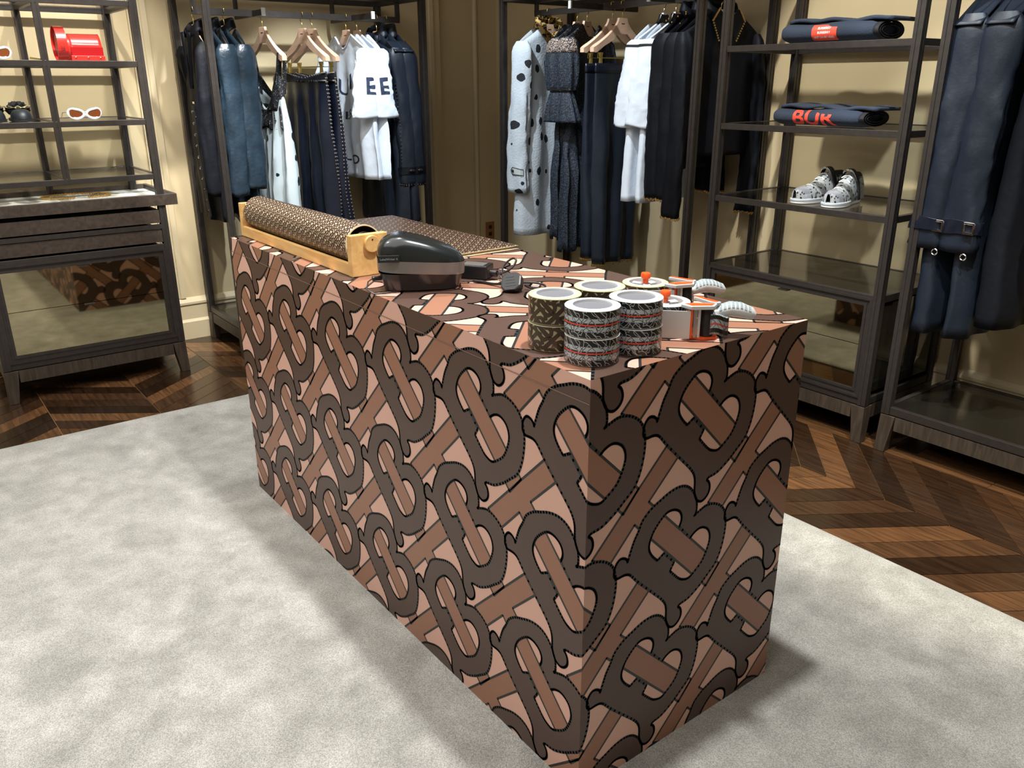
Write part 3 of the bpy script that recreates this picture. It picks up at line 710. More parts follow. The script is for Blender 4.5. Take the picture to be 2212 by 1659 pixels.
printed('printed_pattern', polys, lambda s, z: (s, RC[0]+(RR+.0003)*math.cos(z/RR-.4), RC[1]+(RR+.0003)*math.sin(z/RR-.4)), MT['choc'], t, sy=.0085)
# loose sheets
for k, (lb, dx, dy, rz) in enumerate([('bottom wrapping paper sheet of the flat pile behind the roll', .006, -.003, .004), ('middle wrapping paper sheet of the flat pile behind the roll', -.004, .002, -.003), ('top monogram wrapping paper sheet of the flat pile behind the roll', 0, 0, 0)]):
    t = thing('wrapping_paper_sheet', lb, 'wrapping paper', (-1.345+dx, .377+dy, TZ+k*.0036), rz, 'wrapping paper sheets lying flat')
    hx, hy = .372, .222
    zf = lambda x, y: .0012+.0012*math.sin(x*9+k)*math.cos(y*14)*.5+(.0006 if k else 0)
    MB().grid(lambda u, v: (-hx+2*hx*u, -hy+2*hy*v, zf(-hx+2*hx*u, -hy+2*hy*v)), 24, 14).build('paper', MT['cream'], t, smooth=True, solid=.0012)
    s2 = .100; polys = []
    if k == 2:
        for ox, oy in tiles(-hx, hx, -hy, hy, s2, pad=.36):
            for p in LETTERS_PAPER:
                q = rect([(a*s2+ox, b*s2+oy) for a, b in p], -hx+.002, hx-.002, -hy+.002, hy-.002)
                if q: polys.append(q)
        printed('printed_pattern', polys, lambda x, y: (x, y, zf(x, y)+.0012), MT['choc'], t)
    else:
        printed('printed_pattern', [[(hx-.010-.03*i, -hy), (hx-.026-.03*i, -hy), (hx-.026-.03*i, -hy+.02), (hx-.010-.03*i, -hy+.02)] for i in range(20)], lambda x, y: (x, y, zf(x, y)+.0010), MT['choc'], t)

# label printer: loft of rounded sections along its length
t = thing('label_printer', 'rounded black label printer with a grey band beside the paper roll', 'label printer', (-0.737, 0.126, TZ), R_(62)); t.scale = (1.03, 1.03, 1.0)
LX, LY = .098, .062     # half length and width
def pr_sec(z):         # plan half-size as the body rises
    k = z/.118
    return (LX*(.86+.14*min(1, k*2.6)), LY*(.80+.20*min(1, k*2.6)))
def sup(a, n): c = math.cos(a); s = math.sin(a); return (math.copysign(abs(c)**(2/n), c), math.copysign(abs(s)**(2/n), s))
def shell_part(z0, z1, name, mat, grow=0.0, top=False, nz=8):
    def fn(u, v):
        a = u*2*PI; cx, cy = sup(a, 3.6); z = z0+(z1-z0)*v; hx, hy = pr_sec(z); x, y = cx*(hx+grow), cy*(hy+grow)
        tilt = -.06*x if z0 > .02 else 0
        return (x, y, z+tilt*(1 if v > 0 or z0 > .02 else 0))
    return MB().grid(fn, 56, nz, True).build(name, mat, t, smooth=True)
shell_part(.004, .044, 'lower_shell', MT['pbase']); shell_part(.044, .072, 'grey_band', MT['pgrey'], .0015)
def dome(u, v):       # lid: falls towards the far (+x) end, steep at the near end
    a = u*2*PI; cx, cy = sup(a, 3.2); r = math.cos(v*PI/2)**.62; x, y = cx*LX*r, cy*LY*(1-(1-r)*.62)
    if v > .985: y *= .0
    prof = .056*(math.sin(v*PI/2)**.8); xx = (x+LX)/(2*LX)
    fall = 1.0-.55*max(0, xx-.30)**1.3/.63 if xx > .3 else 1.0-.5*(.3-xx)**2/.09*.25
    return (x-.010*v, y, .072-.06*x+prof*fall)
MB().grid(dome, 56, 14, True).build('lid', MT['pblack'], t, smooth=True)
MB().lathe([(.0001, .0005), (.030, .0005), (.030, .006), (.0001, .006)], (0, 0, 0), 20).build('foot', MT['dark'], t)
bd = MB().box(-.0975, -.050, -.0642, -.0600, .074, .090).build('badge', MT['dark'], t, bevel=.001)
printed('badge_lettering', text_tris('LabelWriter 4', .0068), lambda x, y: (-.0735+x, -.0645, .0795+y), MT['ribgrey'], bd)
MB().tube([(-.092, -.02, .030), (-.112, -.026, .030)], .0055, 10).build('power_jack', MT['cable'], t, smooth=True)
MB().tube([(-.112, -.026, .030), (-.122, -.030, .024), (-.126, -.040, .008), (-.110, -.062, .002), (-.085, -.058, .002), (-.05, -.04, .0025), (0, .0, .0025), (.06, .04, .0025)], .0017, 6).build('lead', MT['cable'], t, smooth=True)

# power adapter behind the printer and the mains lead with its plug
t = thing('power_adapter', 'black power adapter brick just behind the label printer', 'power adapter', (-.735, .292, TZ), R_(35))
MB().box(-.055, .030, -.026, .026, 0, .034).build('case', MT['cable'], t, bevel=.003)
MB().box(-.040, .018, -.020, .020, .0340, .0344).build('rating_label', MT['steel'], t)
t = thing('mains_lead', 'black mains lead with a moulded three pin plug on the plinth', 'mains cable', (-.60, .28, TZ))
def T(pts): return [(a+.60, b-.28, c) for a, b, c in pts]
MB().tube(T([(-.700, .303, .016), (-.683, .310, .016)]), .008, 10).build('inlet_plug', MT['cable'], t, smooth=True)
def spline(pts, k=6):
    out = []; n = len(pts)
    for i in range(n-1):
        p0, p1, p2, p3 = pts[max(i-1, 0)], pts[i], pts[i+1], pts[min(i+2, n-1)]
        for j in range(k):
            s = j/k; out.append(tuple(.5*((2*p1[a])+(-p0[a]+p2[a])*s+(2*p0[a]-5*p1[a]+4*p2[a]-p3[a])*s*s+(-p0[a]+3*p1[a]-3*p2[a]+p3[a])*s**3) for a in range(3)))
    return out+[pts[-1]]
MB().tube(T(spline([(-.683, .310, .016), (-.668, .318, .020), (-.655, .335, .032), (-.658, .350, .048), (-.674, .350, .050), (-.685, .336, .036), (-.680, .322, .020), (-.665, .310, .008), (-.640, .310, .005), (-.612, .322, .005), (-.585, .345, .006), (-.556, .352, .006), (-.535, .342, .005), (-.530, .322, .004), (-.545, .308, .006), (-.562, .303, .010)]), ), .0026, 8).build('cable', MT['cable'], t, smooth=True)
MB().tube(T(spline([(-.700, .250, .003), (-.670, .262, .003), (-.640, .268, .004), (-.618, .272, .008), (-.604, .274, .013)])), .0032, 8).build('cable', MT['cable'], t, smooth=True)
MB().tube(T([(-.620, .271, .008), (-.598, .276, .014)]), [.0042, .006], 10).build('strain_relief', MT['cable'], t, smooth=True)
pg = MB().prism([(-.024, -.014), (-.016, -.024), (.014, -.025), (.026, -.014), (.027, .012), (.014, .024), (-.012, .024), (-.023, .014)], 0, .021).build('plug', MT['cable'], t, bevel=.004)
pg.location = (.028, -.005, .012); pg.rotation_euler = (R_(46), R_(-10), R_(38))
for a, b in ((-.011, -.008), (.011, -.008), (0, .010)): 
    MB().box(a-.0035, a+.0035, b-.002, b+.002, -.017, .001).build('pin', MT['chrome'] if b < 0 else MT['label'], pg)
for k in range(4): MB().box(-.012, .014-k*.002, -.014+k*.008, -.0125+k*.008, .0209, .0215).build('raised_marking', MT['rubber'], pg)

# ---------------------------------------------------------------- things on the shelf cabinets
def rbox(name, hx, hy, h, mat, parent, n=4.0, zf=None, nu=48, nv=10, cap=True, flat=.0):
    def fn(u, v):
        a = u*2*PI; x, y = sup(a, n); s = math.sin(PI*min(max(v, 0.0), 1.0)); e = max(s, 1e-4)**.35
        z = h/2-h/2*math.copysign(abs(math.cos(PI*v))**.6, math.cos(PI*v))
        p = (x*hx*(1-.0+0)*(.90+.10*e if v not in (0, 1) else .0001), y*hy*(.80+.20*e if v not in (0, 1) else .0001), z)
        return zf(p) if zf else p
    return MB().grid(fn, nu, nv, True).build(name, mat, parent, smooth=True)
# folded clothing: rolled front, loose flap on top, dark open end
def folded(loc, L, D, H, label, cat_name):
    t = thing(cat_name, label, 'sweatshirt', loc)
    def sec(k, w):      # closed rounded section in y,z
        a = k*2*PI; y, z = sup(a, 2.6); return (y*D/2*w, H/2+z*H/2*w)
    def body(u, v):
        y, z = sec(u, 1.0 if 0.02 < v < .98 else .82); x = -L/2+L*v
        z += .004*math.sin(x*21)*(z/H); return (x, y, max(z, .0004))
    b = MB(); n = 36
    b.grid(body, n, 16, True); b.add([body(i/n, 0) for i in range(n)], [tuple(range(n))]); b.add([body(i/n, 1) for i in range(n)], [tuple(range(n))])
    b.build('folded_body', MT['hood'], t, smooth=True)
    MB().grid(lambda u, v: (-L/2+.02+(L+.03)*u, -D/2+.035+(D-.03)*v, H+.004+.007*math.sin(u*6.5)*math.sin(v*2.4+.4)+.004*math.sin(u*17)), 30, 8).build('top_flap', MT['hood'], t, smooth=True, solid=.013)
    for q in range(3): MB().grid(lambda u, v: (L/2-.004+.022*v, math.cos(u*2*PI)*(D/2-.012-q*.014), H/2+math.sin(u*2*PI)*(H/2-.004-q*.008)), 24, 2, True).build('rolled_end', MT['dark'], t, smooth=True, solid=.002)
    return t
t = folded((-1.045, 2.205, 1.4975), .395, .20, .074, 'folded charcoal sweatshirt with a red square label on the upper shelf', 'folded_sweatshirt')
def front_curve(D, H, off):   # y as a function of height on the rolled front
    def f(x, z):
        k = min(1, abs((z-H/2)/(H/2))); return (x, -(D/2)*(max(0, 1-k**2.6))**(1/2.6)-off, z)
    return f
fc = front_curve(.20, .074, .0012)
lab = printed('front_label', [[(-.050, .008), (.056, .008), (.056, .062), (-.050, .062)]], fc, MT['redprint'], t, sy=.004)
fc2 = front_curve(.20, .074, .0020)
for i, (tx, sz) in enumerate([('BURBERRY', .0115), ('BURBERRY', .0115), ('NOT ON MY HEAD', .0100)]):
    printed('label_lettering', text_tris(tx, sz, .0002), lambda x, y, i=i: fc2(.003+x, .046-i*.0155+y), MT['whiteprint'], t, sy=.004)
t = folded((-1.050, 2.205, 1.1935), .385, .20, .066, 'folded charcoal sweatshirt with large orange red letters on the middle shelf', 'folded_sweatshirt')
fc = front_curve(.20, .066, .0014)
printed('large_lettering', text_tris('BUR', .090, .0022), lambda x, y: fc(.000+x*1.10, .007+y*.82), MT['redprint'], t, sy=.004)

# trainers
def trainer(loc, rz, label, s):
    t = thing('trainer', label, 'shoe', loc, rz, 'pair of spotted trainers')
    out = [(-.036, -.118), (-.040, -.085), (-.042, -.04), (-.034, .02), (-.033, .08), (-.027, .125), (0, .140), (.027, .125), (.034, .08), (.036, .02), (.046, -.04), (.047, -.085), (.038, -.118), (.02, -.138), (-.004, -.142), (-.024, -.134)]
    o2 = cr_smooth(out, (), 3)
    MB().prism(o2, .0005, .018).build('sole', MT['frame_white'], t, bevel=.002)
    MB().prism([(x*1.03, y*1.02) for x, y in o2], .010, .016).build('sole_rim', MT['twhite'], t)
    def W_(y): return .040-.006*max(0, (y+.02)/.15) if y > -.06 else .0405*max(.02, 1-((-.06-y)/.082)**2.4)**.5
    def H_(y): return .030+.022*max(.0, 1-((-.05-y)/.095)**2)**.5 if y < -.05 else .052+.050*(1-math.cos(min(1, (y+.05)/.11)*PI))/2
    def arch(a, y, g=1.0):      # a 0..1 across the top
        c, s_ = math.cos(PI*a), math.sin(PI*a); k = .30 if y < -.04 else .62
        w = W_(y)*g; h = H_(y)*g; return (w*math.copysign(abs(c)**(.75), c)*(1-(.28 if y > 0 else .1)*abs(s_)), y, .014+h*abs(s_)**.72)
    MB().grid(lambda u, v: arch(u, -.139+.274*v), 28, 40).build('upper', MT['shoespot'], t, smooth=True, solid=.002)
    MB().grid(lambda u, v: arch(u, -.1405+.052*v, 1.03), 28, 12).build('toe_cap', MT['silver'], t, smooth=True)
    MB().grid(lambda u, v: arch(.26+.48*u, -.062+.10*v, 1.035), 12, 12).build('tongue', MT['shoespot'], t, smooth=True)
    MB().grid(lambda u, v: (lambda p: (p[0]*1.14, p[1]-.010*math.sin(PI*u), p[2]+.010*math.sin(PI*u)))(arch(u, .045+.022*v, 1.08)), 28, 3).build('collar_strap', MT['dark'], t, smooth=True, solid=.003)
    printed('strap_lettering', text_tris('BURBERRY', .019, .0004), lambda x, y: (lambda p: (p[0]*1.16, p[1]-.010*math.sin(PI*(.42-x/.17))-.0045-y*.3, p[2]+.010+y*.6-.006))(arch(.42-x/.17, .045, 1.09)), MT['whiteprint'], t, sx=.006)
    MB().grid(lambda u, v: arch(.1+.8*u, .075+.055*v, 1.02), 20, 6).build('opening_shade', MT['dark'], t, smooth=True)  # upper is closed here; dark patch paints the shade of the shoe's hollow
    for k in range(5):
        y = -.056+k*.020; z = .014+H_(y)*1.06
        MB().tube([(-.022, y-.004, z-.010), (-.010, y, z-.001), (.010, y, z-.001), (.022, y-.004, z-.010)], .0028, 6).build('lace', MT['frame_white'], t, smooth=True)
    return t
trainer((-1.075, 2.245, .8935), R_(-6), 'left trainer of the spotted pair with silver toe caps', -1)
trainer((-.955, 2.235, .8935), R_(10), 'right trainer of the spotted pair with silver toe caps', 1)

# red barrel bag (left shelf cabinet); x of the shelf front is -3.185
def LW(x, y, z): return (x, y, z)
t = thing('barrel_bag', 'glossy red barrel handbag with a wide lettered strap end', 'handbag', (-3.300, -.020, 1.4525), PI/2)
MB().lathe([(.0001, -.070), (.050, -.070), (.053, -.066), (.053, .070), (.050, .074), (.0001, .074)], (0, 0, .0535), 40, ax='x').build('bag_body', MT['red'], t, smooth=True)
MB().grid(lambda u, v: (-.050+.125*u, -.0545*math.cos((1.5-v*1.75)*1.0)*1.0 if v < .8 else -.060, .0535+.0555*math.sin((1.5-v*1.75)) if v < .8 else .0535+.0555*math.sin(.10)-(v-.8)*.24), 10, 20).build('flap', MT['red'], t, smooth=True, solid=.002)
MB().box(-.054, .080, -.0690, -.0580, .001, .020).build('flap_edge', MT['red'], t, bevel=.001)
MB().box(-.050, .076, -.0645, -.0560, .020, .054).build('shaded_band', MT['darkred'], t)  # red leather in shade, painted as a darker band below the flap
for x in (-.038, .012, .060): MB().ball((x, -.070, .013), .0040, 8).build('stud', MT['chrome'], t, smooth=True)
MB().lathe([(.0665, -.100), (.0690, -.100), (.0690, -.062), (.0665, -.062), (.0665, -.100)], (0, 0, .070), 48, ax='x').build('strap_band', MT['red'], t, smooth=True)
MB().lathe([(.0001, -.090), (.0665, -.090)], (0, 0, .070), 40, ax='x').build('bag_end', MT['darkred'], t)
printed('strap_lettering', text_tris('LOVE', .018, .0003), lambda x, y: (-.075-y, -.0693*math.cos(x/.069+.25)-.0003, .070+.0693*math.sin(x/.069-.15)), MT['dark'], t, sx=.005)

# sunglasses
def glasses(loc, rz, label):
    t = thing('sunglasses', label, 'sunglasses', loc, rz, 'white sunglasses on the left shelves')
    for s in (-1, 1):
        ctr = s*.036
        prof = []
        def rim(u, v):
            a = u*2*PI; b = v*2*PI; sq = 1+.20*math.cos(a)*s
            rx, rz_ = .031+.006*math.cos(b), (.0195+.0055*math.cos(b))*(1+.16*s*math.cos(a))
            return (ctr+rx*math.cos(a), .0030*math.sin(b)+.010*abs(math.cos(a) if s*math.cos(a) > 0 else 0)**2, .026+rz_*math.sin(a)+.006*max(0, s*math.cos(a)))
        MB().grid(rim, 36, 8, True).build('rim', MT['frame_white'], t, smooth=True)
        MB().add([(ctr+.029*math.cos(k*PI/12), .0005, .026+.0185*(1+.16*s*math.cos(k*PI/12))*math.sin(k*PI/12)+.005*max(0, s*math.cos(k*PI/12))) for k in range(24)], [tuple(range(24))]).build('lens', MT['lens'], t, solid=.001)
        MB().tube([(s*.067, .006, .036), (s*.070, .03, .035), (s*.068, .09, .030), (s*.064, .125, .012)], .0020, 8).build('temple_arm', MT['frame_white'], t, smooth=True)
    MB().tube([(-.010, 0, .030), (0, -.001, .033), (.010, 0, .030)], .0028, 8).build('bridge', MT['frame_white'], t, smooth=True)
    return t
glasses((-3.262, -.053, 1.2077), PI/2+.1, 'white framed sunglasses with amber lenses beneath the red bag')
glasses((-3.255, -.366, 1.4527), PI/2-.05, 'white framed sunglasses with amber lenses left of the red bag')
t = thing('gold_pin', 'small gold hair pin on the shelf left of the red bag', 'hair pin', (-3.235, -.205, 1.4527), PI/2)
MB().prism([(-.030, .004), (.028, .0005), (.030, .003), (-.028, .012)], -.003, .003, ax='y').build('clip_blade', MT['brass'], t); MB().box(-.03, .03, -.002, .002, 0, .001).build('clip_base', MT['brass'], t)
# fur trimmed loafers at the far left
for i, (y, lb) in enumerate([(-.300, 'right one of the black fur trimmed loafers on the left shelf'), (-.400, 'left one of the black fur trimmed loafers on the left shelf')]):
    t = thing('loafer', lb, 'shoe', (-3.345, y, 1.2077), PI/2, 'pair of fur trimmed loafers')
    out = [(-.034, -.10), (-.040, -.06), (-.034, .02), (-.030, .09), (0, .12), (.030, .09), (.034, .02), (.042, -.06), (.036, -.10), (0, -.125)]
    MB().prism(cr_smooth(out, (), 3), .0005, .012).build('sole', MT['dark'], t)
    MB().grid(lambda u, v: (math.cos(u*2*PI)*.041*math.cos(v*PI/2)**.6, -.055+math.sin(u*2*PI)*.070*math.cos(v*PI/2)**.6, .012+.040*math.sin(v*PI/2)), 28, 8, True).build('toe', MT['toe'], t, smooth=True)
    def furf(u, v): 
        r = 1+.14*math.sin(u*50)*math.sin(v*31); return (math.cos(u*2*PI)*.046*math.sin(PI*max(.02, min(.98, v)))**.7*r, .015+math.sin(u*2*PI)*.075*math.sin(PI*max(.02, min(.98, v)))**.7*r, .012+.068*(1-v)*r)
    MB().grid(furf, 40, 14, True).build('fur_trim', MT['fur'], t, smooth=True)
    MB().grid(lambda u, v: (lambda p: (p[0]*1.02, p[1]*1.02-.01, p[2]+.003))(furf(u, .32+v*.10)), 40, 4, True).build('cream_fur_band', MT['furcream'], t, smooth=True)

# gold chain on the top tray, small leather goods in the trays
t = thing('chain_necklace', 'gold rope chain necklace curled on the top tray', 'necklace', (-3.54, -.10, .8492))
mb = MB(); N = 150
for k in range(N):
    a = 2*PI*k/N*.94+.25; x, y = .085*math.cos(a)*(1+.12*math.sin(2*a)), .150*math.sin(a)
    for q in (0, 1):
        mb.ball((x+.0025*math.cos(k*2.1+q*PI), y+.0025*math.sin(k*2.1+q*PI), .0052+.0016*math.sin(k*1.3+q*PI)), .0042, 6)
o = mb.build('chain_links', MT['gold'], t, smooth=True, kind='stuff')
def goods(name, label, cat, x, y, z, hx, hy, h, mat, rz=0):
    t = thing(name, label, cat, (x, y, z), rz)
    rbox('body', hx, hy, h, MT[mat], t, 3.5, nu=24, nv=8); return t
t = goods('coiled_belt', 'coiled dark belt in the middle tray of the left cabinet', 'belt', -3.40, -.22, .7545, .055, .055, .036, 'dark'); MB().tube([(0, .02, .036), (0, .03, .052), (0, .045, .052), (0, .05, .036)], .003, 8).build('buckle', MT['chrome'], t, smooth=True)
goods('leather_pouch', 'dark leather pouch at the left of the middle tray', 'pouch', -3.36, -.42, .7545, .06, .09, .034, 'blackcloth')
goods('leather_wallet', 'dark leather wallet at the right of the middle tray', 'wallet', -3.38, .00, .7545, .05, .07, .026, 'blackcloth')
t = goods('lettered_scarf', 'dark folded scarf with pink lettering in the lowest tray', 'scarf', -3.33, -.30, .6645, .07, .15, .032, 'blackcloth')
printed('lettering', text_tris('UNICORN', .030, .0006), lambda x, y: (.072, x-.02, .008+y*.9), MT['pinkneon'], t)
goods('small_purse', 'dark purse with a pale clasp in the lowest tray', 'purse', -3.33, -.02, .6645, .06, .10, .034, 'blackcloth')

# ---------------------------------------------------------------- hangers and clothes
from mathutils import noise as mn
# local frame: x along the rail, y away from the viewer, z = 0 at the top of the rail
def top_z(y):    # height of a hanger's upper edge
    y = abs(y)
    if y <= .0301: return -.078
    k = min(1, (y-.030)/.185)
    return -.078-.137*k**.62
def hanger(loc, rz, kind, label, group, clips=False):
    t = thing('clothes_hanger', label, 'hanger', loc, rz, group)
    mat = MT['hangwood'] if kind == 'wood' else MT['hangblack']
    def arm(s):
        mb = MB(); secs = []
        for i in range(15):
            k = i/14; y = (0, .0300, .0345, .042)[i] if i < 4 else .042+(i-3)/11*.173; k = y/.215; zt = top_z(y) if k < .97 else top_z(.205)-.006
            th = .0068+.0125*k**2.2; hh = (.062-.030*min(1, k*1.6)) if k < .97 else .020
            zb = zt-hh
            if y < .036: zb = -.150
            if k > .8: th *= (1-((k-.8)/.2)**3*.35)
            secs.append((s*y, zt, zb, th))
        vs = []
        for y, zt, zb, th in secs:
            for (a, b) in ((-1, 0), (-.7, .16), (.7, .16), (1, 0), (1, -1), (-1, -1)):
                vs.append((a*th, y, zt+(b*.02 if b > 0 else b*(zt-zb))))
        fs = [(i*6+j, i*6+(j+1) % 6, (i+1)*6+(j+1) % 6, (i+1)*6+j) for i in range(14) for j in range(6)]+[tuple(range(6)), tuple(14*6+j for j in range(6))]
        return vs, fs
    mb = MB(); mb.add(*arm(1)); mb.add(*arm(-1)); mb.build('shoulder_bar', mat, t, smooth=True)
    pts = spline([(0, 0, -.078), (0, 0, -.052), (0, .0125, -.036), (0, .0145, -.012), (0, .008, .003), (0, -.004, .0055), (0, -.012, 0), (0, -.0135, -.012)], 4)
    MB().tube(pts, .0018, 8).build('hook', MT['brass'] if kind == 'wood' else MT['chrome'], t, smooth=True)
    if kind != 'wood': MB().box(-.006, .006, -.010, .010, -.080, -.068).build('size_marker', MT['label'], t)
    if kind == 'wood': MB().box(.0070, .0073, -.012, .012, -.104, -.100).box(-.0073, -.0070, -.012, .012, -.104, -.100).build('stamped_name', MT['leg'], t)
    if clips:
        MB().tube([(0, -.170, -.205), (0, -.172, -.262), (0, .172, -.262), (0, .170, -.205)], .0018, 8).build('clip_rod', MT['brass'], t, smooth=True)
        for y in (-.150, -.085, .085, .150)[::3]:
            MB().prism([(-.010, -.238), (.010, -.238), (.004, -.262), (.007, -.292), (-.007, -.292), (-.004, -.262)], y-.008, y+.008, ax='y').build('clip', MT['brass'], t, bevel=.001)
    return t
SH = lambda y: -.072-.62*max(0, abs(y)-.05)   # garment shoulder line
def gbody(Wt, Wh, Tt, Th, zh, amp=.010, nf=5, ph=0, ndf=.05, nw=.075, waist=None, sh=SH, hem_wave=.0, drift=0.0, zoff=0.0):
    """returns surface function S(a,v): a = angle round the body (0 = +y edge, pi/2 = +x side), v = 0 shoulder .. 1 hem"""
    def S(a, v):
        c, s = math.cos(a), math.sin(a); cc = math.copysign(abs(c)**.85, c); ss = math.copysign(abs(s)**.75, s)
        wq = Wt+(Wh-Wt)*v; tq = Tt+(Th-Tt)*min(1, v*1.6)**.8
        if waist: k = math.exp(-((v-waist[0])/.16)**2); wq *= 1-waist[1]*k; tq *= 1-waist[1]*k
        y = wq*cc; y0 = Wt*cc
        x = tq*ss + amp*min(1, v*2.2)*math.sin(y*PI*nf/Wt+ph+v*1.3)*(1-.35*abs(cc)) + amp*.6*v*math.sin(a*nf*1.7+ph*2)
        zt = sh(y0)+zoff
        if abs(y0) < nw: zt -= (ndf if ss > 0 else ndf*.25)*(1-(y0/nw)**2) if ndf > 0 else (-ndf if ss < 0 else -ndf*.25)*(1-(y0/nw)**2)
        z = zt+(zh-zt)*v + hem_wave*v*math.sin(a*nf+ph)
        x += min(1, v*4)*(.013*mn.noise(Vector((y*6+ph, z*4, ph*5)))+.005*mn.noise(Vector((y*22+z*9, z*14, ph)))*(1 if ss > 0 else -1))
        return (x+drift*v, y, z)
    return S
def bodymesh(S, name, mat, t, nu=72, nv=26, thick=.0016, v0=0, v1=1, a0=0, a1=2*PI, off=0.0):
    cl = abs(a1-a0-2*PI) < 1e-6
    def fn(u, v):
        a = a0+(a1-a0)*u; p = S(a, v0+(v1-v0)*v)
        if off: p = (p[0]+off*math.sin(a), p[1]+off*math.cos(a), p[2])
        return p
    return MB().grid(fn, nu, nv, cl).build(name, mat, t, smooth=True, solid=thick)
def gsleeve(s, Wt, L, r0=.062, r1=.050, fx=.045, bend=.02, out=.012, ph=0, crease=.005, zs=None, xoff=0.0, flat=.62):
    """sleeve hanging from the shoulder end; s = -1 near side"""
    zt = SH(Wt) if zs is None else zs
    def S(a, v):
        cap = min(1, (v/.06))**.6 if v < .06 else 1
        r = (r0+(r1-r0)*v)*(.58+.42*cap); ry = r*flat
        cy = s*(Wt-.022+out*math.sin(v*PI*.6)); cx = xoff+fx*v+bend*math.sin(v*PI)
        q = min(1, v*4)*(.16*mn.noise(Vector((math.cos(a)*1.2+ph, math.sin(a)*1.2, v*6)))+.10*mn.noise(Vector((math.cos(a)*3, math.sin(a)*3+ph, v*19+math.cos(a)*2))))
        wob = q+1+.06*math.sin(a*3+ph+v*5)+.04*math.sin(a*5+v*9+ph)
        return (cx+r*math.cos(a)*wob, cy+s*ry*math.sin(a)*wob, zt+.008-(1-cap)*0-L*v+crease*math.sin(v*26+a*2+ph)*min(1, v*3))
    return S
def sleevemesh(S, name, mat, t, nu=36, nv=30, thick=.0016, v0=.0, v1=1):
    mb = MB().grid(lambda u, v: S(u*2*PI, v0+(v1-v0)*v), nu, nv, True)
    if v0 == 0: mb.add([S(i/nu*2*PI, 0) for i in range(nu)], [tuple(range(nu))])
    return mb.build(name, mat, t, smooth=True, solid=thick)
def studs(S_pts, name, mat, t, r=.0032):
    mb = MB()
    for p in S_pts: mb.ball(p, r, 6)
    return mb.build(name, mat, t, smooth=True, kind='stuff')
def collar(t, mat, side, h=.055, w=.075, lapel=.0, spread=.03, name='collar', zc=-.075, solid=.003):
    """stand-and-fall collar, open at the front (side = +1/-1 in x)"""
    def fn(u, v):
        a = -PI*.80+u*PI*1.60; fx, fy = -side*math.cos(a), math.sin(a)
        k = v; r = 1+.45*k
        z = zc+.030*math.sin(min(1, k*2)*PI/2)-max(0, k-.45)*h*1.5-.022*max(0, -math.cos(a)) 
        return (fx*.034*r+side*.004, fy*(w*.86)*r, z-.030*(1+fx*side)/2*1.2)
    c = MB().grid(fn, 32, 8).build(name, mat, t, smooth=True, solid=solid)
    if lapel:
        for s in (-1, 1):
            MB().grid(lambda u, v: (side*(.040+.012*math.sin(u*PI)), s*((.012+.052*(1-v)*(.35+.65*u)) + .018*(1-v)), zc-.030-v*lapel-u*.010*(1-v)), 6, 12).build('lapel', mat, t, smooth=True, solid=.003)
    return c
def garment(name, label, cat, rack, lx, rz=0.0, group=None):
    """rack: (origin x, origin y, rotation, rail y, rail z); lx = position along the rail"""
    ox, oy, r, ry, zr = rack; c, s = math.cos(r), math.sin(r)
    X = ox+c*lx-s*ry; Y = oy+s*lx+c*ry
    return thing(name, label, cat, (X, Y, zr), r+rz, group)
def hang_at(rack, lx, rz, kind, label, group='clothes hangers', clips=False):
    ox, oy, r, ry, zr = rack; c, s = math.cos(r), math.sin(r)
    return hanger((ox+c*lx-s*ry, oy+s*lx+c*ry, zr), r+rz, kind, label, group, clips)
RA = (-3.185, .495, PI/2, .25, 1.700)
RB = (-3.035, 2.055, 0, .25, 1.735)
RC_ = (-.565, 2.055, 0, .25, 1.735)

# ----- left wall rack
# 1 black studded biker coat with hanging belt
lx = .030; rz = -R_(4)
hang_at(RA, lx, rz, 'wood', 'pale wooden hanger inside the black coat with the eyelet belt')
t = garment('biker_coat', 'black coat with a long hanging belt of metal eyelets, leftmost on the left rack', 'coat', RA, lx, rz)
S = gbody(.215, .23, .024, .045, -.99, .008, 3, .5); bodymesh(S, 'body', MT['blackcloth'], t)
collar(t, MT['blackcloth'], -1, lapel=.26)
sleevemesh(gsleeve(-1, .205, .70, .048, .044, -.035, -.02), 'sleeve', MT['blackcloth'], t); sleevemesh(gsleeve(1, .215, .68), 'sleeve', MT['blackcloth'], t)
bt = MB().grid(lambda u, v: (-.085-.004*math.sin(v*4)+.012*v, -.115-.10*0+(-.045+.045*u)-.01*v, -.44-.52*v-(.014*(1-abs(2*u-1)) if v == 1 else 0)), 2, 20).build('belt', MT['blackcloth'], t, solid=.003)
studs([(-.0885-.004*math.sin(k/9*4)+.012*k/9, -.1375-.01*k/9, -.47-.47*k/9) for k in range(10)], 'eyelet', MT['chrome'], bt, .0075)
MB().box(-.060, -.054, -.07, -.03, -.435, -.425).box(-.060, -.054, -.06, -.04, -.465, -.459).build('buckle', MT['chrome'], t)
MB().lathe([(.009, -.002), (.012, -.002), (.012, .002), (.009, .002), (.009, -.002)], (-.060, -.05, -.50), 18, ax='x').build('ring', MT['chrome'], t, smooth=True)
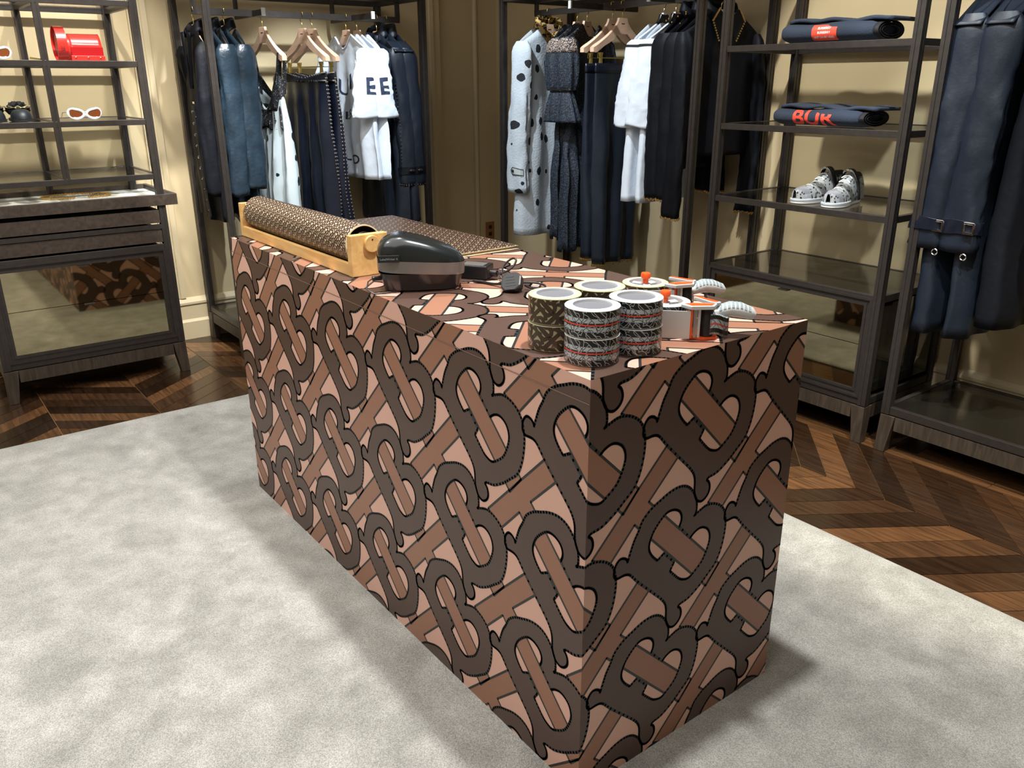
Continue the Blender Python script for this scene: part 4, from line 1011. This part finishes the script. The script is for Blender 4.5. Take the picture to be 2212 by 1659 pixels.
# 2,3 leather blazers
for k, (lx, lb) in enumerate([(.105, 'blue-black leather blazer beside the rack post, left of the pair'), (.178, 'blue-black leather blazer of the pair nearer the spotted slip dress')]):
    rz = R_(0+2*k); hang_at(RA, lx, rz, 'wood', ['pale wooden hanger in the left leather blazer', 'pale wooden hanger in the right leather blazer'][k])
    t = garment('leather_blazer', lb, 'jacket', RA, lx, rz, 'leather blazers on the left rack')
    S = gbody(.218, .225, .024, .034, -.985-.01*k, .007, 3, k, hem_wave=.02); bodymesh(S, 'body', MT['blackcloth'] if 0 else MT['leather'], t)
    collar(t, MT['blackcloth'], -1, lapel=.30, zc=-.066)
    for s_ in (-1, 1):
        Q = gsleeve(s_, .218, .70-.03*k, .056, .052, -.012, .006, .014, k*2, .004); sleevemesh(Q, 'sleeve', MT['leather'], t)
        if s_ < 0:
            for b in range(4): p = Q(-PI*.80, .86+b*.026); MB().lathe([(.0001, -.003), (.0065, -.003), (.0075, 0), (.0065, .003), (.0001, .003)], (p[0], p[1]-.004, p[2]), 12, ax='y').build('cuff_button', MT['hangblack'], t, smooth=True)
# 4 slip dress with lace
lx = .372; rz = R_(3); hang_at(RA, lx, rz, 'wood', 'pale wooden hanger bearing the lace strapped slip dress')
t = garment('slip_dress', 'pale slip dress with dark spots and black lace straps', 'dress', RA, lx, rz)
sd = lambda y: -.40-.10*abs(y)/.13+.0
S = gbody(.150, .225, .022, .062, -1.10, .016, 4, .8, ndf=-.05, nw=.13, sh=lambda y: -.415+.06*abs(y)/.15); bodymesh(S, 'skirt', MT['spotsilk'], t)
S2 = gbody(.150, .158, .022, .030, -.475, .006, 4, .8, ndf=-.12, nw=.13, sh=lambda y: -.36+.085*abs(y)/.15); bodymesh(S2, 'lace_bodice', MT['lace_trim'], t, nv=8)
S3 = gbody(.151, .165, .0235, .036, -.565, .008, 7, .8, ndf=-.03, nw=.13, sh=lambda y: -.44, hem_wave=.010); bodymesh(S3, 'lace_border', MT['lace_trim'], t, nv=8, off=.002)
for s_ in (-1, 1):
    MB().grid(lambda u, v: (-.010+.030*(v-.5)*0+(u-.5)*.030+.0*v, s_*(.185-.055*v)+(u-.5)*.004, -.200-.165*v), 3, 8).build('lace_strap', MT['lace_trim'], t, solid=.002)
    MB().grid(lambda u, v: (.020+(u-.5)*.020, s_*(.180-.045*v), -.205-.19*v), 3, 8).build('lace_strap', MT['lace_trim'], t, solid=.002)
# 5,6 studded trousers
for k, (lx, lb) in enumerate([(.585, 'black trousers with a studded waist and side stripe, front of the pair'), (.640, 'black studded trousers just right of and behind the first pair')]):
    rz = R_(8); hang_at(RA, lx, rz, 'wood', ['bare shouldered wooden clip hanger holding the first studded trousers', 'bare shouldered wooden clip hanger holding the second studded trousers'][k], clips=True)
    t = garment('studded_trousers', lb, 'trousers', RA, lx, rz, 'studded trousers on the left rack')
    vee = lambda y: -.285-.030*(1-abs(y)/.19)
    S = gbody(.185, .235, .012, .032, -1.09, .014, 3.4, .4+k, ndf=0, nw=0, sh=vee); bodymesh(S, 'legs', MT['satin'], t, nu=90)
    W_ = gbody(.186, .190, .014, .019, -.335, .003, 3.4, .4+k, ndf=0, nw=0, sh=vee); bodymesh(W_, 'waistband', MT['blackcloth'], t, nv=3, off=.0015)
    pts = []
    for row in range(2):
        for i in range(26): a = PI+(-.15+i/25*1.0)*PI*.98; p = W_(PI+.05+i/25*(PI*.9), .1+.8*row); pts.append((p[0]-.003, p[1], p[2]-.0))
    for row in (-.35, .25):
        for i in range(42):
            p = S(PI+row*.42+.05, .04+.95*i/41); pts.append((p[0]-.001, p[1]-.003, p[2]))
    studs(pts, 'studs', MT['chrome'], t, .0044)
# 7,8 printed white T-shirts
def on_surface(S, a_of, v_of, off):
    def f(x, y):
        a, v = a_of(x), v_of(y); p = Vector(S(a, v)); d1 = Vector(S(a+.02, v))-p; d2 = Vector(S(a, v+.01))-p; n = d1.cross(d2)
        n = n.normalized() if n.length > 1e-9 else Vector((0, 0, 0)); c = Vector((S(a, v)[0], S(a, v)[1], 0)); 
        return n, p
    def g(x, y):
        n, p = f(x, y); q = Vector((p.x-on_surface.cx, p.y-on_surface.cy, 0))
        if n.dot(q) < 0: n = -n
        return tuple(p+n*off)
    return g
on_surface.cx = 0; on_surface.cy = 0
for k, (lx, lb) in enumerate([(.835, 'white T-shirt with large dark letters, front one of the pair'), (.900, 'white lettered T-shirt behind the front one, beside the studded coats')]):
    rz = R_(2); hang_at(RA, lx, rz, 'wood', ['pale wooden hanger in the front lettered T-shirt', 'pale wooden hanger in the rear lettered T-shirt'][k])
    t = garment('printed_t_shirt', lb, 'T-shirt', RA, lx, rz, 'lettered white T-shirts on the left rack')
    S = gbody(.225, .265, .022, .032, -.84-.0*k, .011, 4, 1.2+k, ndf=-.085, nw=.085, sh=lambda y: -.085-.55*max(0, abs(y)-.06)); bodymesh(S, 'body', MT['whitecloth'], t, nu=96)
    MB().tube([(S(a, 0)[0]*1.06, S(a, 0)[1], S(a, 0)[2]-.002) for a in [PI/2+PI*.62*1+PI*.76*i/20-.0 for i in range(21)]], .0055, 8).build('neck_rib', MT['whitecloth'], t, smooth=True)
    for s_ in (-1, 1):
        Q = gsleeve(s_, .225, .345, .058, .088, -.030 if k == 0 else .0, -.012, .030, k, .004, zs=-.180, flat=.32); sleevemesh(Q, 'sleeve', MT['whitecloth'], t)
        if s_ < 0:
            on_surface.cx = .03; on_surface.cy = -.22
            printed('printed_letters', text_tris('E', .120, .003), on_surface(Q, lambda x: -PI*.5+PI+(-(x-.0))/.070 if 0 else PI/2+(-x-.012)/.070, lambda y: .66-y/.36, .0022), MT['inknavy'], t, sx=.01, sy=.01)
            on_surface.cx = on_surface.cy = 0
    def amap(x): return PI+math.acos(max(-.98, min(.98, (x)/.24)))     # -x side of the body
    for txt, sz, z, dx in (('UI E', .115, -.36, .06), ('ESA', .062, -.50, .04), ('HO', .072, -.765, .03), ('ER', .060, -.785, -.175)):
        printed('printed_letters', text_tris(txt, sz, .0008), on_surface(S, lambda x: amap(dx+x), lambda y: max(.02, min(.985, (-.10-(z+y))/.745)), .0022), MT['inknavy'], t, sx=.012, sy=.03)
# 9,10 studded trench coats
for k, (lx, lb) in enumerate([(1.020, 'dark blue trench coat edged with metal studs, left of the pair'), (1.078, 'dark blue studded trench coat, rightmost on the left rack')]):
    rz = R_(2); hang_at(RA, lx, rz, 'wood', ['pale wooden hanger in the left studded trench coat', 'pale wooden hanger in the right studded trench coat'][k])
    t = garment('studded_trench_coat', lb, 'coat', RA, lx, rz, 'studded trench coats on the left rack')
    S = gbody(.215, .255, .026, .036, -1.10, .012, 4, 2+k, waist=(.52, .18), hem_wave=.012); bodymesh(S, 'body', MT['navy'], t)
    collar(t, MT['navy'], -1, lapel=.30, zc=-.062, h=.07)
    MB().grid(lambda u, v: (-.050-.012*v+.0*u, -.215+.13*u*(1-.2*v), -.135-.21*v-.04*(1-u)), 8, 8).build('storm_flap', MT['navy'], t, smooth=True, solid=.003)
    MB().grid(lambda u, v: (-.030+.062*u, -.230+.090*v, -.185+.055*v), 6, 6).build('shoulder_strap', MT['navy'], t, smooth=True, solid=.004)
    for s_ in (-1, 1):
        Q = gsleeve(s_, .215, .72, .056, .052, .03, .010, .018, k, .003); sleevemesh(Q, 'sleeve', MT['navy'], t)
        if s_ < 0:
            C_ = lambda a, v: (lambda p: ((p[0]-.03)*1.06+.03, (p[1]+.21)*1.1-.21, p[2]))(Q(a, v))
            sleevemesh(C_, 'cuff_strap', MT['blackcloth'], t, v0=.86, v1=.915); MB().ball((Q(PI*.5, .89)[0], Q(PI*.5, .89)[1]-.008, Q(PI*.5, .89)[2]), .012, 8, sc=(1.6, .6, .8)).build('buckle', MT['hangblack'], t, smooth=True)
            studs([(lambda p: (p[0], p[1], p[2]+.006))(Q(i/20*2*PI, 1.0)) for i in range(20)]+[(lambda p: (p[0]-.002, p[1]-.001, p[2]))(Q(PI*.84, .25+.60*i/22)) for i in range(22)], 'cuff_studs', MT['chrome'], t, .0042)
    studs([S(i/70*2*PI, .992) for i in range(70)]+[(-.056-.012*v, -.215+.13*u*(1-.2*v), -.135-.21*v-.04*(1-u)) for u, v in [(i/8, 1) for i in range(9)]+[(1, i/9) for i in range(9)]]+[(-.048, -.02-.035*i/7, -.10-.040*i) for i in range(8)], 'studs', MT['chrome'], t, .0042)
    for i in range(4): MB().lathe([(.0001, -.003), (.009, -.003), (.010, 0), (.0001, .003)], (-.070, -.05-.07*(i % 2), -.52-.09*(i//2)), 14, ax='x').build('button', MT['hangblack'], t, smooth=True)

# ----- back wall rack (viewer sees the +x side)
# 1 spotted denim coat with leopard lining
lx = .125; rz = R_(3); hang_at(RB, lx, rz, 'wood', 'pale wooden hanger in the white spotted coat')
t = garment('spotted_coat', 'long white denim coat with black spots and a leopard print collar', 'coat', RB, lx, rz)
S = gbody(.215, .235, .030, .075, -1.215, .012, 3, .3, ndf=.10, nw=.09); bodymesh(S, 'body', MT['spotcoat'], t)
collar(t, MT['leopard'], 1, h=.075, w=.085, zc=-.055, name='leopard_collar')
MB().grid(lambda u, v: (.040+.004*math.sin(u*PI)-.022*(1-abs(2*u-1)), (u-.5)*.150*(1-v)**.8, -.125-.185*v+.03*abs(2*u-1)), 14, 8).build('leopard_lining', MT['leopard'], t, smooth=True, solid=.002)
for s_ in (-1, 1):
    Q = gsleeve(s_, .215, .80, .066, .082, -.01, .0, .022, 1.3, .006, flat=.55); sleevemesh(Q, 'sleeve', MT['spotcoat'], t)
    if s_ < 0:
        on_surface.cy = -.21
        tab = on_surface(Q, lambda x: PI/2-.55-x/.078+.1, lambda y: .86-y/.80, .0035)
        o = printed('cuff_tab', [[(-.045, -.020), (.035, -.020), (.050, 0), (.035, .020), (-.045, .020)]], lambda x, y: tab(-x, y), MT['spotsilk'], t, sx=.012); 
        printed('tab_edge', stroke([(-.045, -.020), (.035, -.020), (.050, 0), (.035, .020), (-.045, .020)], .004), lambda x, y: (lambda p: (p[0]+.0012, p[1]-.001, p[2]))(tab(-x, y)), MT['black'], o, sx=.012)
        p = tab(-.030, 0); MB().ball(p, .009, 8).build('cuff_button', MT['dark'], t, smooth=True); on_surface.cy = 0
MB().grid(lambda u, v: (lambda p: (p[0]+.004, p[1], p[2]))(S(PI/2-.12+.24*u*(.35+.1*v), .02+.96*v)), 3, 24).build('front_placket', MT['spotcoat'], t, smooth=True, solid=.002)
# 2,3 lace dresses
for k, (lx, lb) in enumerate([(.362, 'blue-black lace dress with gathered sleeves, left of the pair'), (.440, 'blue-black lace dress with gathered sleeves, right of the pair')]):
    rz = R_(15); hang_at(RB, lx, rz, 'wood', ['pale wooden hanger in the left lace dress', 'pale wooden hanger in the right lace dress'][k])
    t = garment('lace_dress', lb, 'dress', RB, lx, rz, 'black lace dresses on the back wall rack')
    S = gbody(.185, .200, .024, .044, -1.26+.06*(1-k), .016, 6, 1+k, ndf=.09, nw=.08, waist=(.36, .22), hem_wave=.012); bodymesh(S, 'body', MT['lace'], t, nu=96)
    S2 = gbody(.196, .190, .028, .035, -.20, .003, 2, 0, ndf=.09, nw=.08); bodymesh(S2, 'sheer_yoke', MT['lace_trim'], t, nv=6, off=.002)
    for s_ in (-1, 1):
        def Q(a, v, s_=s_):
            r = .050+.020*math.sin(min(1, v/.62)*PI)**.7 if v < .62 else (.030+.050*((v-.62)/.38)**.7)
            if v < .06: r *= (v/.06)**.5*.6+.4
            w_ = 1+.10*math.sin(a*7+v*4)*min(1, v*3)
            return (.01*v+r*math.cos(a)*w_, s_*(.170+.02*math.sin(v*2))+s_*r*.6*math.sin(a)*w_, SH(.195)+.005-.42*v)
        sleevemesh(Q, 'sleeve', MT['lace'], t, nu=48)
        if s_ < 0: MB().grid(lambda u, v: (lambda p: (p[0], p[1]-.002, p[2]+.002))(Q(PI*(.05+.9*u), .015+.17*v)), 12, 5).build('sheer_shoulder', MT['lace_skin'], t, smooth=True, solid=.001); sleevemesh(lambda a, v: Q(a, v), 'sleeve_tie', MT['lace_trim'], t, v0=.60, v1=.64, thick=.004)
    if k: MB().box(.038, .040, .01, .045, -.175, -.150).build('care_label', MT['label'], t)
# 4,5 trousers with chain hem
for k, (lx, lb) in enumerate([(.632, 'navy trousers with a gold chain hem, mostly hidden behind the front pair'), (.705, 'wide blue-black trousers with a gold chain hem, front pair')]):
    rz = R_(4); hang_at(RB, lx, rz, 'wood', ['bare shouldered wooden clip hanger behind, with chain hem trousers', 'bare shouldered wooden clip hanger in front, with chain hem trousers'][k], clips=True)
    t = garment('chain_hem_trousers', lb, 'trousers', RB, lx, rz, 'chain hem trousers on the back wall rack')
    S = gbody(.185, .165, .014, .036, -1.28-.02*k, .016, 3, k, ndf=0, nw=0, sh=lambda y: -.288); bodymesh(S, 'legs', MT['navy'], t, nu=96)
    bodymesh(S, 'waistband', MT['satin'], t, v0=0, v1=.045, nv=3, off=.002)
    studs([(lambda p: (p[0], p[1], p[2]-.004-.005*(i % 2)))(S(i/90*2*PI, 1.0)) for i in range(90)], 'hem_chain', MT['gold'], t, .0052)
# 6,7 white T-shirts on black hangers
for k, (lx, lb) in enumerate([(.985, 'plain white T-shirt on a black hanger, left of the pair'), (1.060, 'plain white T-shirt on a black hanger, right of the pair')]):
    rz = R_(8); hang_at(RB, lx, rz, 'black', ['black hanger in the left plain white T-shirt', 'black hanger in the right plain white T-shirt'][k])
    t = garment('white_t_shirt', lb, 'T-shirt', RB, lx, rz, 'plain white T-shirts on the back wall rack')
    S = gbody(.220, .235, .024, .038, -.93, .014, 3, 2.2*k, ndf=.085, nw=.085, sh=lambda y: -.105-.55*max(0, abs(y)-.06)); bodymesh(S, 'body', MT['whitecloth'], t)
    MB().tube([(S(a, 0)[0]*1.06, S(a, 0)[1], S(a, 0)[2]-.002) for a in [PI/2-PI*.38+PI*.76*i/20 for i in range(21)]], .0055, 8).build('neck_rib', MT['whitecloth'], t, smooth=True)
    for s_ in (-1, 1):
        Q = gsleeve(s_, .220, .385+.0*k, .056, .070, -.030, .0, .025, k*2+1, .006, zs=-.20, flat=.45); sleevemesh(Q, 'sleeve', MT['whitecloth'], t)
        if s_ < 0: sleevemesh(lambda a, v: (lambda p: ((p[0]+.01)*1.03-.01, (p[1]+.21)*1.05-.21, p[2]))(Q(a, v)), 'shoulder_tape', MT['dark'], t, v0=.055, v1=.085)
    MB().box(.050, .052, -.045, .020, -.235, -.225).build('chest_print', MT['inknavy'], t)
# 8,9 black chain cuff jackets, 10 zip jacket
for k, (lx, lb) in enumerate([(1.165, 'black jacket with gold chain cuffs, left of the pair behind the rack post'), (1.235, 'black jacket with gold chain cuffs, right of the pair at the rack post')]):
    rz = R_(9); hang_at(RB, lx, rz, 'black', ['black hanger in the left chain cuff jacket', 'black hanger in the right chain cuff jacket'][k])
    t = garment('chain_cuff_jacket', lb, 'jacket', RB, lx, rz, 'black chain cuff jackets on the back wall rack')
    S = gbody(.220, .215, .024, .034, -.76, .008, 3, k); bodymesh(S, 'body', MT['blackcloth'], t); collar(t, MT['blackcloth'], 1, zc=-.055)
    for s_ in (-1, 1):
        Q = gsleeve(s_, .225, .72, .062, .050, -.01, -.012, .016, k, .003); sleevemesh(Q, 'sleeve', MT['blackcloth'], t)
        studs([(lambda p: (p[0], p[1], p[2]-.003-.005*(i % 2)))(Q(i/26*2*PI, 1.0)) for i in range(26)], 'cuff_chain', MT['gold'], t, .0052)
    if k == 0: studs([(-.01+.05*math.sin(i), -.10-.015*(i/3), -.075-.008*i) for i in range(9)], 'collar_chain', MT['gold'], t, .0045)
lx = 1.330; rz = R_(-10); hang_at(RB, lx, rz, 'wood', 'pale wooden hanger in the short zipped jacket between the racks')
t = garment('zip_jacket', 'short black zipped jacket with a gold chain edged collar between the racks', 'jacket', RB, lx, rz)
S = gbody(.220, .225, .030, .055, -.70, .006, 2, 1, ndf=.09, nw=.07); bodymesh(S, 'body', MT['blackcloth'], t)
collar(t, MT['blackcloth'], 1, zc=-.055)
for s_ in (-1, 1):
    pl = [(s_*.010, -.115), (s_*.055, -.075), (s_*.090, -.125), (s_*.045, -.215)]
    MB().prism(pl, .052, .056, ax='x').build('collar_point', MT['blackcloth'], t)
    cp = []
    for (a, b) in ((pl[1], pl[2]), (pl[2], pl[3])):
        for i in range(9): cp.append((.058, a[0]+(b[0]-a[0])*i/9, a[1]+(b[1]-a[1])*i/9))
    studs(cp, 'collar_chain', MT['gold'], t, .0048)
    Q = gsleeve(s_, .225, .80, .060, .052, .01, .015, .020, 3, .003); sleevemesh(Q, 'sleeve', MT['blackcloth'], t)
    studs([(lambda p: (p[0], p[1], p[2]-.003-.005*(i % 2)))(Q(i/26*2*PI, 1.0)) for i in range(26)], 'cuff_chain', MT['gold'], t, .0052)
MB().box(.060, .062, -.0025, .0025, -.69, -.22).box(.060, .064, -.005, .005, -.735, -.690).build('zip', MT['brass'], t)

# ----- right edge rack: long coats
for k, (lx, lb) in enumerate([(.085, 'long blue-black coat with buckled cuffs, left one at the right edge'), (.185, 'long blue-black coat with buckled cuffs, right one at the right edge')]):
    rz = R_(-3); hang_at(RC_, lx, rz, 'wood', ['pale wooden hanger in the left long coat', 'pale wooden hanger in the right long coat'][k])
    t = garment('long_coat', lb, 'coat', RC_, lx, rz, 'long coats on the right edge rack')
    S = gbody(.215, .225, .028, .046, -1.245, .012, 3, k*1.5, waist=(.5, .12)); bodymesh(S, 'body', MT['navy'], t)
    collar(t, MT['blackcloth'], 1, zc=-.045, h=.06)
    MB().grid(lambda u, v: (-.045+.090*u, -.240+.110*v, -.205+.080*v), 6, 6).build('shoulder_flap', MT['navy'], t, smooth=True, solid=.005)
    studs([(-.005+.035*math.cos(i*.6)+.01, -.10-.012*i*.3, -.065-.010*i+.012*math.sin(i)) for i in range(14)], 'collar_chain', MT['chrome'], t, .0050)
    for s_ in (-1, 1):
        Q = gsleeve(s_, .222, .76, .062, .072, -.02, .0, .012, k, .004, flat=.55); sleevemesh(Q, 'sleeve', MT['navy'], t)
        if s_ < 0:
            sleevemesh(lambda a, v: (lambda p: ((p[0]+.018)*1.07-.018, (p[1]+.21)*1.12-.21, p[2]))(Q(a, v)), 'cuff_strap', MT['satin'], t, v0=.86, v1=.92, thick=.004)
            p = Q(PI*.28, .89); b_ = MB().box(p[0]-.018, p[0]+.018, p[1]-.016, p[1]-.010, p[2]+.014, p[2]+.020).box(p[0]-.018, p[0]+.018, p[1]-.016, p[1]-.010, p[2]-.020, p[2]-.014).box(p[0]-.018, p[0]-.013, p[1]-.016, p[1]-.010, p[2]-.014, p[2]+.014).box(p[0]+.013, p[0]+.018, p[1]-.016, p[1]-.010, p[2]-.014, p[2]+.014).build('buckle', MT['chrome'], t, bevel=.001)
            MB().lathe([(.010, -.0015), (.0125, 0), (.010, .0015), (.008, 0), (.010, -.0015)], (Q(PI*.3, 1)[0], Q(PI*.3, 1)[1], Q(PI*.3, 1)[2]-.012), 18, ax='y').build('ring', MT['chrome'], t, smooth=True)
hang_at(RC_, .300, 0, 'wood', 'pale wooden hanger in the plain black dress at the right edge')
t = garment('black_dress', 'plain black dress behind the long coats at the right edge', 'dress', RC_, .300, 0)
S = gbody(.215, .230, .03, .065, -1.18, .012, 3, 0); bodymesh(S, 'body', MT['blackcloth'], t)
hang_at(RC_, .475, 0, 'wood', 'pale wooden hanger in the pale blouse at the right edge')
t = garment('pale_blouse', 'pale silk blouse with a wide sleeve cut by the right edge', 'blouse', RC_, .475, 0)
S = gbody(.200, .21, .03, .06, -.62, .012, 3, 0); bodymesh(S, 'body', MT['whitecloth'], t)
for s_ in (-1, 1): sleevemesh(gsleeve(s_, .215, .66, .05, .078, -.02, 0, .03, 0, .008, flat=.8), 'sleeve', MT['whitecloth'], t)
